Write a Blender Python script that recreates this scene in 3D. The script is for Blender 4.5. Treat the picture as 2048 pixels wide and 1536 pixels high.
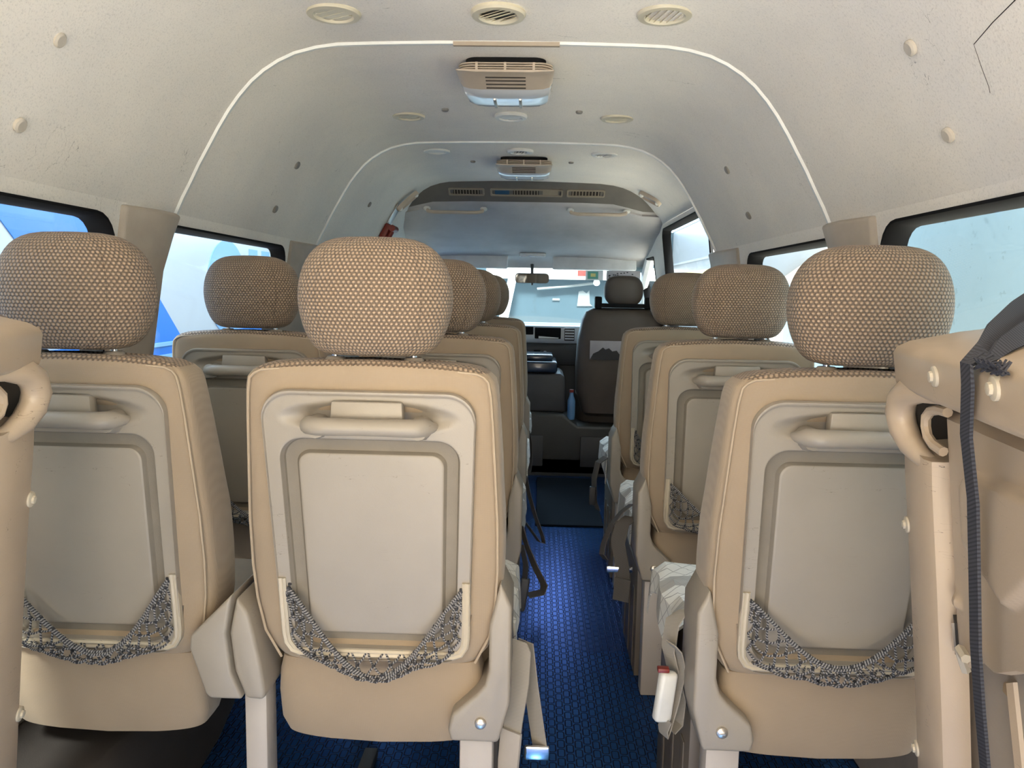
import bpy, bmesh, math, random
import numpy as np
from mathutils import Vector, Matrix

for o in list(bpy.data.objects):
    bpy.data.objects.remove(o, do_unlink=True)
S = bpy.context.scene
COL = S.collection
random.seed(7)
PI = math.pi

# ------------------------------------------------------------------ camera
cd = bpy.data.cameras.new('camera')
cd.sensor_fit = 'HORIZONTAL'; cd.sensor_width = 36.0; cd.lens = 36.0 * 1540 / 2048
cd.clip_start = 0.02; cd.clip_end = 200
cam = bpy.data.objects.new('camera', cd); COL.objects.link(cam)
right = Vector((0.99917024, 0.03609422, 0.01886893))
up = Vector((-0.0229431, 0.11601715, 0.99298219))
back = -Vector((-0.0336518, 0.99259117, -0.116749))
m = Matrix((right, up, back)).transposed().to_4x4()
m.translation = Vector((0.083, 0.0, 1.065))
cam.matrix_world = m
S.camera = cam

# ------------------------------------------------------------------ world, exposure
S.view_settings.view_transform = 'Standard'
S.view_settings.look = 'None'
S.view_settings.gamma = 1.0
S.view_settings.use_curve_mapping = False
S.view_settings.exposure = 1.75
S.cycles.use_denoising = True
S.cycles.max_bounces = 14
S.cycles.diffuse_bounces = 8
S.cycles.transparent_max_bounces = 16
S.cycles.sample_clamp_indirect = 6.0
W = bpy.data.worlds.new('daylight'); S.world = W
W.use_nodes = True
nt = W.node_tree; nt.nodes.clear()
wo = nt.nodes.new('ShaderNodeOutputWorld'); bg = nt.nodes.new('ShaderNodeBackground')
tc = nt.nodes.new('ShaderNodeTexCoord'); sp = nt.nodes.new('ShaderNodeSeparateXYZ')
cr = nt.nodes.new('ShaderNodeValToRGB'); mr = nt.nodes.new('ShaderNodeMapRange')
nt.links.new(tc.outputs['Generated'], sp.inputs[0])
nt.links.new(sp.outputs['Y'], mr.inputs['Value'])
mr.inputs['From Min'].default_value = -1; mr.inputs['From Max'].default_value = 1
nt.links.new(mr.outputs[0], cr.inputs[0])
cr.color_ramp.elements[0].position = 0.2; cr.color_ramp.elements[0].color = (1.0, 0.84, 0.64, 1)
cr.color_ramp.elements[1].position = 0.65; cr.color_ramp.elements[1].color = (2.0, 2.5, 3.0, 1)
nt.links.new(cr.outputs[0], bg.inputs[0]); bg.inputs[1].default_value = 1.2
nt.links.new(bg.outputs[0], wo.inputs[0])

# hazy sun standing high behind the vehicle
sd = bpy.data.lights.new('sun', 'SUN'); sd.energy = 8.0; sd.angle = math.radians(12); sd.color = (1.0, 0.93, 0.82)
so = bpy.data.objects.new('sun', sd); COL.objects.link(so)
so.rotation_euler = Vector((0.02, 0.80, -1.0)).to_track_quat('-Z', 'Y').to_euler()

# ------------------------------------------------------------------ materials
def N(nt, t, **k):
    n = nt.nodes.new(t)
    for a, b in k.items(): setattr(n, a, b)
    return n
def mathn(nt, op, a, b=None, c=None):
    n = nt.nodes.new('ShaderNodeMath'); n.operation = op
    for i, v in enumerate((a, b, c)):
        if v is None: continue
        if isinstance(v, (int, float)): n.inputs[i].default_value = v
        else: nt.links.new(v, n.inputs[i])
    return n.outputs[0]
def mix(nt, f, a, b):
    n = nt.nodes.new('ShaderNodeMix'); n.data_type = 'RGBA'
    for i, v in ((0, f), (6, a), (7, b)):
        if isinstance(v, (int, float)): n.inputs[i].default_value = v
        elif isinstance(v, tuple): n.inputs[i].default_value = (*v, 1)
        else: nt.links.new(v, n.inputs[i])
    return n.outputs[2]
def new(name):
    m = bpy.data.materials.new(name); m.use_nodes = True
    nt = m.node_tree; return m, nt, nt.nodes['Principled BSDF']
def bump(nt, bs, h, strength, dist):
    b = N(nt, 'ShaderNodeBump'); b.inputs['Strength'].default_value = strength; b.inputs['Distance'].default_value = dist
    nt.links.new(h, b.inputs['Height']); nt.links.new(b.outputs[0], bs.inputs['Normal'])
def noise(nt, scale, detail=4, rough=.5, vec=None, sc=None):
    n = N(nt, 'ShaderNodeTexNoise'); n.inputs['Scale'].default_value = scale
    n.inputs['Detail'].default_value = detail; n.inputs['Roughness'].default_value = rough
    v = vec
    if v is None: v = N(nt, 'ShaderNodeTexCoord').outputs['Object']
    if sc:
        mp = N(nt, 'ShaderNodeMapping'); mp.inputs['Scale'].default_value = sc
        nt.links.new(v, mp.inputs[0]); v = mp.outputs[0]
    nt.links.new(v, n.inputs['Vector'])
    return n.outputs[0]
def plain(name, col, rough=.5, metal=0, dirt=.12, dscale=9, fine=0, bd=.0006, spec=.5, coat=0):
    m, nt, bs = new(name)
    f = noise(nt, dscale, 5, .6)
    r = N(nt, 'ShaderNodeMapRange'); r.inputs['From Min'].default_value = .35; r.inputs['From Max'].default_value = .75
    nt.links.new(f, r.inputs['Value'])
    dk = tuple(c * (1 - dirt * 1.6) for c in col)
    nt.links.new(mix(nt, r.outputs[0], col, dk), bs.inputs['Base Color'])
    bs.inputs['Roughness'].default_value = rough; bs.inputs['Metallic'].default_value = metal
    bs.inputs['Specular IOR Level'].default_value = spec
    bs.inputs['Coat Weight'].default_value = coat
    if fine: bump(nt, bs, noise(nt, fine, 2), .5, bd)
    return m
def scuffed(name, col, scr, rough=.45, metal=0):
    # painted plastic or metal with thin dark scratches
    m, nt, bs = new(name)
    f = noise(nt, 6, 5, .6)
    base = mix(nt, f, tuple(c * 1.08 for c in col), tuple(c * .86 for c in col))
    wv = noise(nt, 5, 3, .5, sc=(3, 3, 14))
    a = mathn(nt, 'ABSOLUTE', mathn(nt, 'SUBTRACT', wv, .5))
    ln = mathn(nt, 'LESS_THAN', a, .0016)
    msk = mathn(nt, 'GREATER_THAN', noise(nt, 14, 2), .62)
    k = mathn(nt, 'MULTIPLY', ln, msk)
    nt.links.new(mix(nt, k, base, scr), bs.inputs['Base Color'])
    bs.inputs['Roughness'].default_value = rough; bs.inputs['Metallic'].default_value = metal
    bump(nt, bs, noise(nt, 500, 2), .25, .0004)
    return m
def honeycomb(name, lo, hi, pitch=.0072, seam=None, depth=.0012):
    # staggered raised dots of knitted seat fabric, laid out along the UV (metres)
    m, nt, bs = new(name)
    uv = N(nt, 'ShaderNodeUVMap').outputs[0]
    s = N(nt, 'ShaderNodeSeparateXYZ'); nt.links.new(uv, s.inputs[0])
    x = mathn(nt, 'DIVIDE', s.outputs[0], pitch); y = mathn(nt, 'DIVIDE', s.outputs[1], pitch * .72)
    row = mathn(nt, 'FLOOR', y)
    odd = mathn(nt, 'MULTIPLY', mathn(nt, 'MODULO', mathn(nt, 'ADD', row, 1000), 2), .5)
    fx = mathn(nt, 'SUBTRACT', mathn(nt, 'FRACT', mathn(nt, 'ADD', x, odd)), .5)
    fy = mathn(nt, 'SUBTRACT', mathn(nt, 'FRACT', y), .5)
    fy = mathn(nt, 'MULTIPLY', fy, .85)
    d = mathn(nt, 'SQRT', mathn(nt, 'ADD', mathn(nt, 'MULTIPLY', fx, fx), mathn(nt, 'MULTIPLY', fy, fy)))
    r = N(nt, 'ShaderNodeMapRange'); r.interpolation_type = 'SMOOTHSTEP'
    r.inputs['From Min'].default_value = .5; r.inputs['From Max'].default_value = .2
    nt.links.new(d, r.inputs['Value'])
    c = mix(nt, r.outputs[0], lo, hi)
    if seam:
        for sx in seam:
            e = mathn(nt, 'LESS_THAN', mathn(nt, 'ABSOLUTE', mathn(nt, 'SUBTRACT', s.outputs[0], sx)), .0007)
            c = mix(nt, mathn(nt, 'MULTIPLY', e, .6), c, tuple(k * .4 for k in lo))
    nt.links.new(c, bs.inputs['Base Color'])
    bs.inputs['Roughness'].default_value = .62
    bs.inputs['Sheen Weight'].default_value = .15
    bump(nt, bs, r.outputs[0], .9, depth)
    return m
def weave(name, col, pitch=.0022):
    m, nt, bs = new(name)
    o = N(nt, 'ShaderNodeTexCoord').outputs['Object']
    s = N(nt, 'ShaderNodeSeparateXYZ'); nt.links.new(o, s.inputs[0])
    k = 2 * PI / pitch
    a = mathn(nt, 'SINE', mathn(nt, 'MULTIPLY', mathn(nt, 'ADD', s.outputs[0], s.outputs[2]), k))
    b = mathn(nt, 'SINE', mathn(nt, 'MULTIPLY', mathn(nt, 'SUBTRACT', s.outputs[0], s.outputs[2]), k))
    h = mathn(nt, 'MULTIPLY', mathn(nt, 'MULTIPLY', a, b), .5)
    h = mathn(nt, 'ADD', h, .5)
    dirt = noise(nt, 7, 4)
    c = mix(nt, dirt, tuple(v * 1.1 for v in col), tuple(v * .85 for v in col))
    c = mix(nt, mathn(nt, 'MULTIPLY', h, .35), c, tuple(v * .6 for v in col))
    nt.links.new(c, bs.inputs['Base Color'])
    bs.inputs['Roughness'].default_value = .9; bs.inputs['Sheen Weight'].default_value = .2
    bs.inputs['Specular IOR Level'].default_value = .2
    bump(nt, bs, h, .4, .0005)
    return m
def cord_mat():
    m, nt, bs = new('net_cord')
    uv = N(nt, 'ShaderNodeUVMap').outputs[0]
    s = N(nt, 'ShaderNodeSeparateXYZ'); nt.links.new(uv, s.inputs[0])
    a = mathn(nt, 'ADD', mathn(nt, 'MULTIPLY', s.outputs[1], 1 / .0045), s.outputs[0])
    f = mathn(nt, 'FRACT', a)
    g = mathn(nt, 'GREATER_THAN', f, .5)
    nt.links.new(mix(nt, g, (.035, .035, .04), (.30, .29, .28)), bs.inputs['Base Color'])
    bs.inputs['Roughness'].default_value = .8
    return m
def floor_mat():
    m, nt, bs = new('blue_vinyl_floor')
    o = N(nt, 'ShaderNodeTexCoord').outputs['Object']
    s = N(nt, 'ShaderNodeSeparateXYZ'); nt.links.new(o, s.inputs[0])
    px, py = .021, .036
    x = mathn(nt, 'DIVIDE', s.outputs[0], px)
    col = mathn(nt, 'MODULO', mathn(nt, 'ADD', mathn(nt, 'FLOOR', x), 1000), 2)
    y = mathn(nt, 'ADD', mathn(nt, 'DIVIDE', s.outputs[1], py), mathn(nt, 'MULTIPLY', col, .5))
    fx = mathn(nt, 'ABSOLUTE', mathn(nt, 'MULTIPLY', mathn(nt, 'SUBTRACT', mathn(nt, 'FRACT', x), .5), px))
    fy = mathn(nt, 'ABSOLUTE', mathn(nt, 'MULTIPLY', mathn(nt, 'SUBTRACT', mathn(nt, 'FRACT', y), .5), py))
    hx, hy, r = .0088, .0158, .006
    qx = mathn(nt, 'MAXIMUM', mathn(nt, 'SUBTRACT', fx, hx - r), 0)
    qy = mathn(nt, 'MAXIMUM', mathn(nt, 'SUBTRACT', fy, hy - r), 0)
    d = mathn(nt, 'SQRT', mathn(nt, 'ADD', mathn(nt, 'MULTIPLY', qx, qx), mathn(nt, 'MULTIPLY', qy, qy)))
    d = mathn(nt, 'SUBTRACT', d, r)                    # signed distance to the pill outline
    ring = mathn(nt, 'ABSOLUTE', mathn(nt, 'ADD', d, .0008))
    rr = N(nt, 'ShaderNodeMapRange'); rr.interpolation_type = 'SMOOTHSTEP'
    rr.inputs['From Min'].default_value = .0020; rr.inputs['From Max'].default_value = .0004
    nt.links.new(ring, rr.inputs['Value'])
    grime = noise(nt, 5, 5, .6)
    base = mix(nt, grime, (.024, .088, .24), (.015, .045, .105))
    nt.links.new(mix(nt, rr.outputs[0], base, (.005, .012, .028)), bs.inputs['Base Color'])
    bs.inputs['Roughness'].default_value = .27
    bs.inputs['Specular IOR Level'].default_value = .4; bs.inputs['Metallic'].default_value = .5
    bs.inputs['Specular Tint'].default_value = (.10, .36, 1, 1)  # blue of outside reflections put into the floor colour by tint and metallic
    bump(nt, bs, rr.outputs[0], .6, .0015)
    return m
def lining_mat():
    m, nt, bs = new('felt_lining')
    c1, c2, c3 = (.88, .835, .76), (.78, .75, .70), (.52, .50, .46)
    big = noise(nt, 2.2, 6, .62)
    r = N(nt, 'ShaderNodeMapRange'); r.inputs['From Min'].default_value = .38; r.inputs['From Max'].default_value = .68
    nt.links.new(big, r.inputs['Value'])
    c = mix(nt, r.outputs[0], c1, c2)
    fine = noise(nt, 260, 3, .7)
    fr = N(nt, 'ShaderNodeMapRange'); fr.inputs['From Min'].default_value = .52; fr.inputs['From Max'].default_value = .9
    nt.links.new(fine, fr.inputs['Value'])
    c = mix(nt, fr.outputs[0], c, c3)
    st = noise(nt, 4, 4, .5, sc=(1, 5, 3))
    a = mathn(nt, 'LESS_THAN', mathn(nt, 'ABSOLUTE', mathn(nt, 'SUBTRACT', st, .5)), .0022)
    msk = mathn(nt, 'GREATER_THAN', noise(nt, 7, 2), .66)
    c = mix(nt, mathn(nt, 'MULTIPLY', mathn(nt, 'MULTIPLY', a, msk), .55), c, (.16, .15, .13))
    nt.links.new(c, bs.inputs['Base Color'])
    bs.inputs['Roughness'].default_value = .8; bs.inputs['Specular IOR Level'].default_value = .25
    bump(nt, bs, fine, .35, .001)
    return m
def quilt_mat():
    m, nt, bs = new('quilted_cotton')
    o = N(nt, 'ShaderNodeTexCoord').outputs['Object']
    s = N(nt, 'ShaderNodeSeparateXYZ'); nt.links.new(o, s.inputs[0])
    u = mathn(nt, 'ADD', s.outputs[1], 0); v = mathn(nt, 'ADD', s.outputs[0], mathn(nt, 'MULTIPLY', s.outputs[2], -1))
    a = mathn(nt, 'FRACT', mathn(nt, 'MULTIPLY', mathn(nt, 'ADD', u, v), 24))
    b = mathn(nt, 'FRACT', mathn(nt, 'MULTIPLY', mathn(nt, 'SUBTRACT', u, v), 24))
    da = mathn(nt, 'ABSOLUTE', mathn(nt, 'SUBTRACT', a, .5)); db = mathn(nt, 'ABSOLUTE', mathn(nt, 'SUBTRACT', b, .5))
    e = mathn(nt, 'MAXIMUM', da, db)
    ck = mathn(nt, 'GREATER_THAN', mathn(nt, 'FRACT', mathn(nt, 'MULTIPLY', u, 7)), .6)
    c = mix(nt, ck, (.72, .71, .66), (.40, .39, .36))
    c = mix(nt, mathn(nt, 'GREATER_THAN', e, .47), c, (.35, .34, .32))
    nt.links.new(c, bs.inputs['Base Color']); bs.inputs['Roughness'].default_value = .85
    bump(nt, bs, e, -.8, .006)
    return m
def webbing_mat(name, c1, c2, pitch=.003):
    m, nt, bs = new(name)
    uv = N(nt, 'ShaderNodeUVMap').outputs[0]
    s = N(nt, 'ShaderNodeSeparateXYZ'); nt.links.new(uv, s.inputs[0])
    f = mathn(nt, 'FRACT', mathn(nt, 'DIVIDE', mathn(nt, 'ADD', s.outputs[1], mathn(nt, 'MULTIPLY', s.outputs[0], .45)), pitch))
    g = mathn(nt, 'GREATER_THAN', f, .55)
    nt.links.new(mix(nt, g, c1, c2), bs.inputs['Base Color']); bs.inputs['Roughness'].default_value = .75
    bump(nt, bs, g, .3, .0006)
    return m
def glass_mat(name, tint, refl=.06):
    m = bpy.data.materials.new(name); m.use_nodes = True; nt = m.node_tree; nt.nodes.clear()
    out = N(nt, 'ShaderNodeOutputMaterial'); t = N(nt, 'ShaderNodeBsdfTransparent'); g = N(nt, 'ShaderNodeBsdfGlossy')
    t.inputs[0].default_value = (*tint, 1); g.inputs['Roughness'].default_value = .03
    mx = N(nt, 'ShaderNodeMixShader'); mx.inputs[0].default_value = refl
    nt.links.new(t.outputs[0], mx.inputs[1]); nt.links.new(g.outputs[0], mx.inputs[2]); nt.links.new(mx.outputs[0], out.inputs[0])
    return m
def wall_mat(name, c1, c2, sc=1.2, spots=True):
    m, nt, bs = new(name)
    f = noise(nt, sc, 7, .65)
    c = mix(nt, f, c1, c2)
    if spots:
        g = mathn(nt, 'GREATER_THAN', noise(nt, 9, 3, .7), .64)
        c = mix(nt, mathn(nt, 'MULTIPLY', g, .4), c, tuple(v * .6 for v in c2))
    nt.links.new(c, bs.inputs['Base Color']); bs.inputs['Roughness'].default_value = .9
    return m

M = {}
M['plastic'] = scuffed('beige_plastic', (.335, .297, .245), (.17, .145, .12), .42)
M['groove'] = plain('shade_toned_matt_plastic', (.235, .205, .162), .75, fine=600)  # panel plastic toned down, recess shade put into its colour
M['cream'] = plain('cream_plastic', (.58, .51, .39), .4)
M['mesh'] = honeycomb('seat_mesh_fabric', (.14, .10, .066), (.38, .275, .185), pitch=.0078, depth=.002)
M['hmesh'] = honeycomb('headrest_mesh_fabric', (.14, .10, .066), (.395, .285, .19), pitch=.0078, seam=(-.082, .082), depth=.0026)
M['weave'] = weave('seat_back_fabric', (.385, .30, .21))
M['piping'] = plain('piping_cord', (.44, .35, .25), .8)
M['metalpan'] = scuffed('painted_metal_pan', (.50, .39, .275), (.16, .12, .09), .38)
M['grey_leg'] = scuffed('greyish_metal_leg', (.46, .42, .38), (.2, .18, .16), .45)
M['chrome'] = plain('chrome', (.85, .85, .86), .12, 1, dirt=0)
M['screw'] = plain('screw_steel', (.66, .62, .56), .3, .8, dirt=.2)
M['cord'] = cord_mat()
M['floor'] = floor_mat()
M['lining'] = lining_mat()
M['quilt'] = quilt_mat()
M['belt'] = webbing_mat('belt_webbing', (.36, .33, .28), (.27, .25, .22), .0025)
M['dbelt'] = webbing_mat('dark_belt_webbing', (.10, .09, .08), (.07, .065, .06), .0025)
M['strap'] = webbing_mat('navy_strap', (.050, .052, .066), (.020, .021, .028), .004)
M['black'] = plain('black_rubber', (.008, .008, .009), .8, dirt=0, spec=.15)
M['glass'] = glass_mat('tinted_glass', (.90, .95, .97))
M['wglass'] = glass_mat('windscreen_glass', (.86, .95, .98))
M['trim'] = plain('pillar_trim', (.42, .365, .30), .5, fine=400)
M['strip'] = plain('pale_trim_strip', (.74, .76, .74), .35)
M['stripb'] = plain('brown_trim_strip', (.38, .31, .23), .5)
M['vent'] = plain('vent_plastic', (.66, .61, .47), .4)
M['ventw'] = plain('white_vent_plastic', (.74, .74, .70), .35)
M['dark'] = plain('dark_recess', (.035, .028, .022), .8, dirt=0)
M['lampb'] = plain('lamp_housing', (.52, .44, .35), .45)
M['lens'] = plain('lamp_lens', (.74, .77, .80), .18, coat=.6, dirt=.02)
M['clip'] = plain('clip_plastic', (.58, .53, .45), .5)
M['clipd'] = plain('dark_clip', (.26, .25, .23), .6)  # darker grey for the clips and studs further in
M['headliner'] = plain('overhead_panel', (.54, .525, .52), .7, dirt=.2, dscale=3, fine=300)
M['acdark'] = plain('air_console_plastic', (.145, .135, .12), .6)
M['acframe'] = plain('outlet_frame', (.30, .26, .20), .5)
M['blue'] = plain('blue_display', (.03, .09, .17), .3)
M['dash'] = plain('dash_dark', (.05, .05, .052), .5, dirt=.1)
M['dashblue'] = plain('blue_reflection_black', (.020, .035, .060), .22, coat=.5)  # blue of the windscreen reflection put into the black gloss
M['silver'] = plain('silver_fascia', (.66, .73, .80), .35, .1, dirt=.05)
M['dashtop'] = plain('dash_top', (.35, .35, .33), .5)
M['leather'] = plain('driver_seat_cover', (.075, .058, .046), .5, fine=200)
M['mirror'] = plain('mirror_glass', (.75, .75, .72), .03, 1, dirt=0)
M['visor'] = plain('visor_vinyl', (.78, .79, .80), .6)
M['mat'] = plain('black_floor_mat', (.004, .009, .016), .8, fine=300, spec=.15)
M['step'] = plain('step_cover', (.035, .036, .034), .5)
M['wood'] = plain('cushion_fabric', (.24, .19, .14), .85, fine=500)
M['arest'] = plain('brown_vinyl', (.27, .205, .15), .6, fine=300)
M['arch'] = plain('dark_arch_carpet', (.045, .038, .034), .8, fine=400)
M['base'] = scuffed('seat_base_cover', (.17, .145, .12), (.14, .12, .10), .5)
M['red'] = plain('red_plastic', (.20, .022, .014), .4)
M['white'] = plain('white_paper', (.80, .82, .82), .5, dirt=.02)
M['clear'] = plain('silver_card', (.75, .79, .82), .25, .3, dirt=.15, dscale=30)
M['green'] = plain('green_sticker', (.10, .38, .30), .4)
M['yellow'] = plain('yellow_print', (.75, .68, .25), .5)
M['greyprint'] = plain('grey_print', (.38, .36, .38), .6)
M['inkprint'] = plain('dark_print', (.03, .028, .03), .7)
M['buswhite'] = plain('white_paint', (.29, .315, .345), .3, dirt=.05, dscale=1.5)
M['busblue'] = plain('blue_paint', (.012, .11, .42), .25, dirt=.05, dscale=1.5)
M['lblue'] = plain('light_blue_paint', (.10, .22, .40), .3, dirt=.05)
M['slblue'] = plain('pale_blue_line', (.12, .26, .42), .3, dirt=.02)
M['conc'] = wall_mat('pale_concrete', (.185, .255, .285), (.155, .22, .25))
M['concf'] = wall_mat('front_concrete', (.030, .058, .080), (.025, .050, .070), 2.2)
M['ground'] = wall_mat('yard_ground', (.74, .65, .54), (.64, .56, .46), 1, False)
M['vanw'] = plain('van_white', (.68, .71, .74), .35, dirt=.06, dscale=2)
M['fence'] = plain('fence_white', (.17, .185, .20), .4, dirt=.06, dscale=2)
M['seamg'] = plain('seam_grey', (.22, .25, .28), .6)
M['greyseam'] = plain('stitched_tag', (.46, .42, .37), .8)

# ------------------------------------------------------------------ mesh helpers
class MB:
    def __init__(s): s.v = []; s.f = []; s.uv = []; s.mi = []
    def add(s, vs, fs, uvs=None, mi=0):
        k = len(s.v); s.v += [tuple(p) for p in vs]
        for i, f in enumerate(fs):
            s.f.append(tuple(k + j for j in f)); s.mi.append(mi if isinstance(mi, int) else mi[i])
            s.uv.append([tuple(uvs[i][c]) for c in range(len(f))] if uvs else [(0, 0)] * len(f))
        return s
    def loft(s, rings, closed=True, caps=True, uvr=None, mi=0):
        n = len(rings[0]); vs = [p for r in rings for p in r]; fs = []; us = []; ms = []
        m = n if closed else n - 1
        for a in range(len(rings) - 1):
            for i in range(m):
                j = (i + 1) % n
                fs.append((a * n + i, a * n + j, (a + 1) * n + j, (a + 1) * n + i))
                if uvr:
                    u0 = uvr[a][i]; u1 = uvr[a][i + 1]; u2 = uvr[a + 1][i + 1]; u3 = uvr[a + 1][i]
                    us.append([u0, u1, u2, u3])
                else: us.append([(0, 0)] * 4)
                ms.append(mi(a, i) if callable(mi) else mi)
        if closed and caps:
            z = mi(0, 0) if callable(mi) else mi
            fs.append(tuple(range(n))[::-1]); us.append([(0, 0)] * n); ms.append(z)
            k = (len(rings) - 1) * n
            fs.append(tuple(range(k, k + n))); us.append([(0, 0)] * n); ms.append(mi(len(rings) - 2, 0) if callable(mi) else mi)
        return s.add(vs, fs, us, ms)
    def tube(s, path, r, n=8, caps=True, ry=None, mi=0):
        path = [Vector(p) for p in path]; rings = []; uvr = []; L = 0; prev = None
        for i, p in enumerate(path):
            a = path[max(i - 1, 0)]; b = path[min(i + 1, len(path) - 1)]
            t = (b - a).normalized()
            if prev is None:
                ref = Vector((0, 0, 1)) if abs(t.z) < .9 else Vector((0, 1, 0))
                nx = t.cross(ref).normalized()
            else:
                nx = (prev - t * prev.dot(t)).normalized()
            prev = nx; ny = t.cross(nx)
            rr = r[i] if isinstance(r, (list, tuple)) else r
            r2 = rr if ry is None else rr * ry
            if i: L += (p - path[i - 1]).length
            rings.append([p + nx * rr * math.cos(2 * PI * k / n) + ny * r2 * math.sin(2 * PI * k / n) for k in range(n)])
            uvr.append([(k / n, L) for k in range(n + 1)])
        return s.loft(rings, True, caps, uvr, mi)
    def box(s, x0, x1, y0, y1, z0, z1, mi=0):
        vs = [(x, y, z) for x in (x0, x1) for y in (y0, y1) for z in (z0, z1)]
        return s.add(vs, [(0, 1, 3, 2), (4, 6, 7, 5), (0, 4, 5, 1), (2, 3, 7, 6), (0, 2, 6, 4), (1, 5, 7, 3)], mi=mi)
    def prism(s, poly, axis, a, b, mi=0):
        def P(q, t): return {'x': (t, q[0], q[1]), 'y': (q[0], t, q[1]), 'z': (q[0], q[1], t)}[axis]
        n = len(poly); vs = [P(q, a) for q in poly] + [P(q, b) for q in poly]
        fs = [tuple(range(n)), tuple(range(n, 2 * n))[::-1]] + [(i, i + n, (i + 1) % n + n, (i + 1) % n) for i in range(n)]
        return s.add(vs, fs, mi=mi)
    def ribbon(s, path, wdir, w, t=.0012, mi=0):
        # webbing: path of centre points, width vector per point or one
        path = [Vector(p) for p in path]; rings = []; uvr = []; L = 0
        for i, p in enumerate(path):
            a = path[max(i - 1, 0)]; b = path[min(i + 1, len(path) - 1)]
            tg = (b - a).normalized()
            wd = Vector(wdir[i] if isinstance(wdir, list) else wdir).normalized()
            nn = tg.cross(wd).normalized(); ww = w[i] if isinstance(w, list) else w
            if i: L += (p - path[i - 1]).length
            rings.append([p - wd * ww / 2 - nn * t, p + wd * ww / 2 - nn * t, p + wd * ww / 2 + nn * t, p - wd * ww / 2 + nn * t])
            uvr.append([(0, L), (ww, L), (ww, L), (0, L), (0, L)])
        return s.loft(rings, True, True, uvr, mi)
    def ball(s, c, r, n=8, m=6, sq=(1, 1, 1), mi=0):
        c = Vector(c); rings = []
        for a in range(1, m):
            th = PI * a / m
            rings.append([c + Vector((r * sq[0] * math.sin(th) * math.cos(2 * PI * k / n), r * sq[1] * math.sin(th) * math.sin(2 * PI * k / n), r * sq[2] * math.cos(th))) for k in range(n)])
        return s.loft(rings, True, True, None, mi)
    def xf(s, fn, start=0):
        for i in range(start, len(s.v)): s.v[i] = tuple(fn(Vector(s.v[i])))
        return s
    def mesh(s, name, mats, smooth=True, bevel=0, seg=2, angle=40):
        me = bpy.data.meshes.new(name)
        bm = bmesh.new(); vs = [bm.verts.new(p) for p in s.v]; uvl = bm.loops.layers.uv.new('UVMap')
        for f, u, mi in zip(s.f, s.uv, s.mi):
            try: fc = bm.faces.new([vs[i] for i in f])
            except ValueError: continue
            fc.material_index = mi
            for l, c in zip(fc.loops, u): l[uvl].uv = c
        bmesh.ops.recalc_face_normals(bm, faces=bm.faces)
        if bevel:
            es = [e for e in bm.edges if len(e.link_faces) == 2 and e.calc_face_angle(0) > math.radians(angle)]
            bmesh.ops.bevel(bm, geom=es, offset=bevel, segments=seg, affect='EDGES', profile=.5, clamp_overlap=True)
        bm.to_mesh(me); bm.free()
        for mt in (mats if isinstance(mats, (list, tuple)) else [mats]): me.materials.append(M[mt])
        if smooth:
            for p in me.polygons: p.use_smooth = True
            me.set_sharp_from_angle(angle=math.radians(38))
        return me

def link(name, me, parent=None, label=None, cat=None, group=None, kind=None, loc=None):
    o = bpy.data.objects.new(name, me); COL.objects.link(o)
    if parent: o.parent = parent
    if loc: o.location = loc
    if label: o['label'] = label
    if cat: o['category'] = cat
    if group: o['group'] = group
    if kind: o['kind'] = kind
    return o
def obj(name, mb, mats, parent=None, **k):
    mk = {a: k.pop(a) for a in ('smooth', 'bevel', 'seg', 'angle') if a in k}
    return link(name, mb.mesh(name, mats, **mk), parent, **k)
def thing(name, loc, label, cat, group=None):
    o = link(name, None, None, label, cat, group, loc=loc); o.empty_display_size = .1; return o
def rebase(o, p):
    # moves an object's origin to p without moving its shape
    p = Vector(p); o.data.transform(Matrix.Translation(-p)); o.location = p; return o
def lerp(a, b, t): return a + (b - a) * t
def interp(x, xs, ys): return float(np.interp(x, xs, ys))
def sup(t, a, b, n):
    c, s = math.cos(t), math.sin(t)
    return (a * math.copysign(abs(c) ** (2 / n), c), b * math.copysign(abs(s) ** (2 / n), s))
def rrect(cx, cy, hx, hy, r, n=8, taper=0):
    pts = []
    for (sx, sy, a0) in ((1, 1, 0), (-1, 1, 90), (-1, -1, 180), (1, -1, 270)):
        for k in range(n + 1):
            a = math.radians(a0 + 90 * k / n)
            x = sx * (hx - r) + r * math.cos(a); y = sy * (hy - r) + r * math.sin(a)
            pts.append((cx + x * (1 + taper * y / hy), cy + y))
    return pts
def smooth(a, b, x):
    t = max(0, min(1, (x - a) / (b - a))); return t * t * (3 - 2 * t)

# ------------------------------------------------------------------ shell of the vehicle
XC = -.02
PROF = [(0, 1.64), (.15, 1.639), (.30, 1.636), (.38, 1.633), (.43, 1.626), (.48, 1.613), (.52, 1.595), (.555, 1.573), (.585, 1.548), (.615, 1.515),
        (.64, 1.482), (.667, 1.44), (.69, 1.40), (.715, 1.357), (.735, 1.318), (.757, 1.278), (.775, 1.24)]
FULL = [(0, 1.64), (.15, 1.639), (.30, 1.636), (.40, 1.633), (.47, 1.626), (.52, 1.616), (.56, 1.603), (.60, 1.585), (.63, 1.568), (.655, 1.55),
        (.68, 1.53), (.70, 1.512), (.72, 1.495), (.735, 1.482), (.748, 1.47), (.756, 1.463), (.762, 1.455)]
def section(y):
    k = smooth(3.05, 3.10, y)
    L = [(XC - a, y, b) for a, b in PROF]
    R = [(XC + lerp(a, c, k), y, lerp(b, d, k)) for (a, b), (c, d) in zip(PROF, FULL)]
    return L[::-1] + R[1:]
mb = MB()
ys = [-.35, .2, .8, 1.4, 1.85, 2.3, 2.7, 3.04, 3.052, 3.07, 3.085, 3.1, 3.5, 3.9, 4.4, 4.9, 5.25]
mb.loft([section(y) for y in ys], closed=False)
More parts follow.
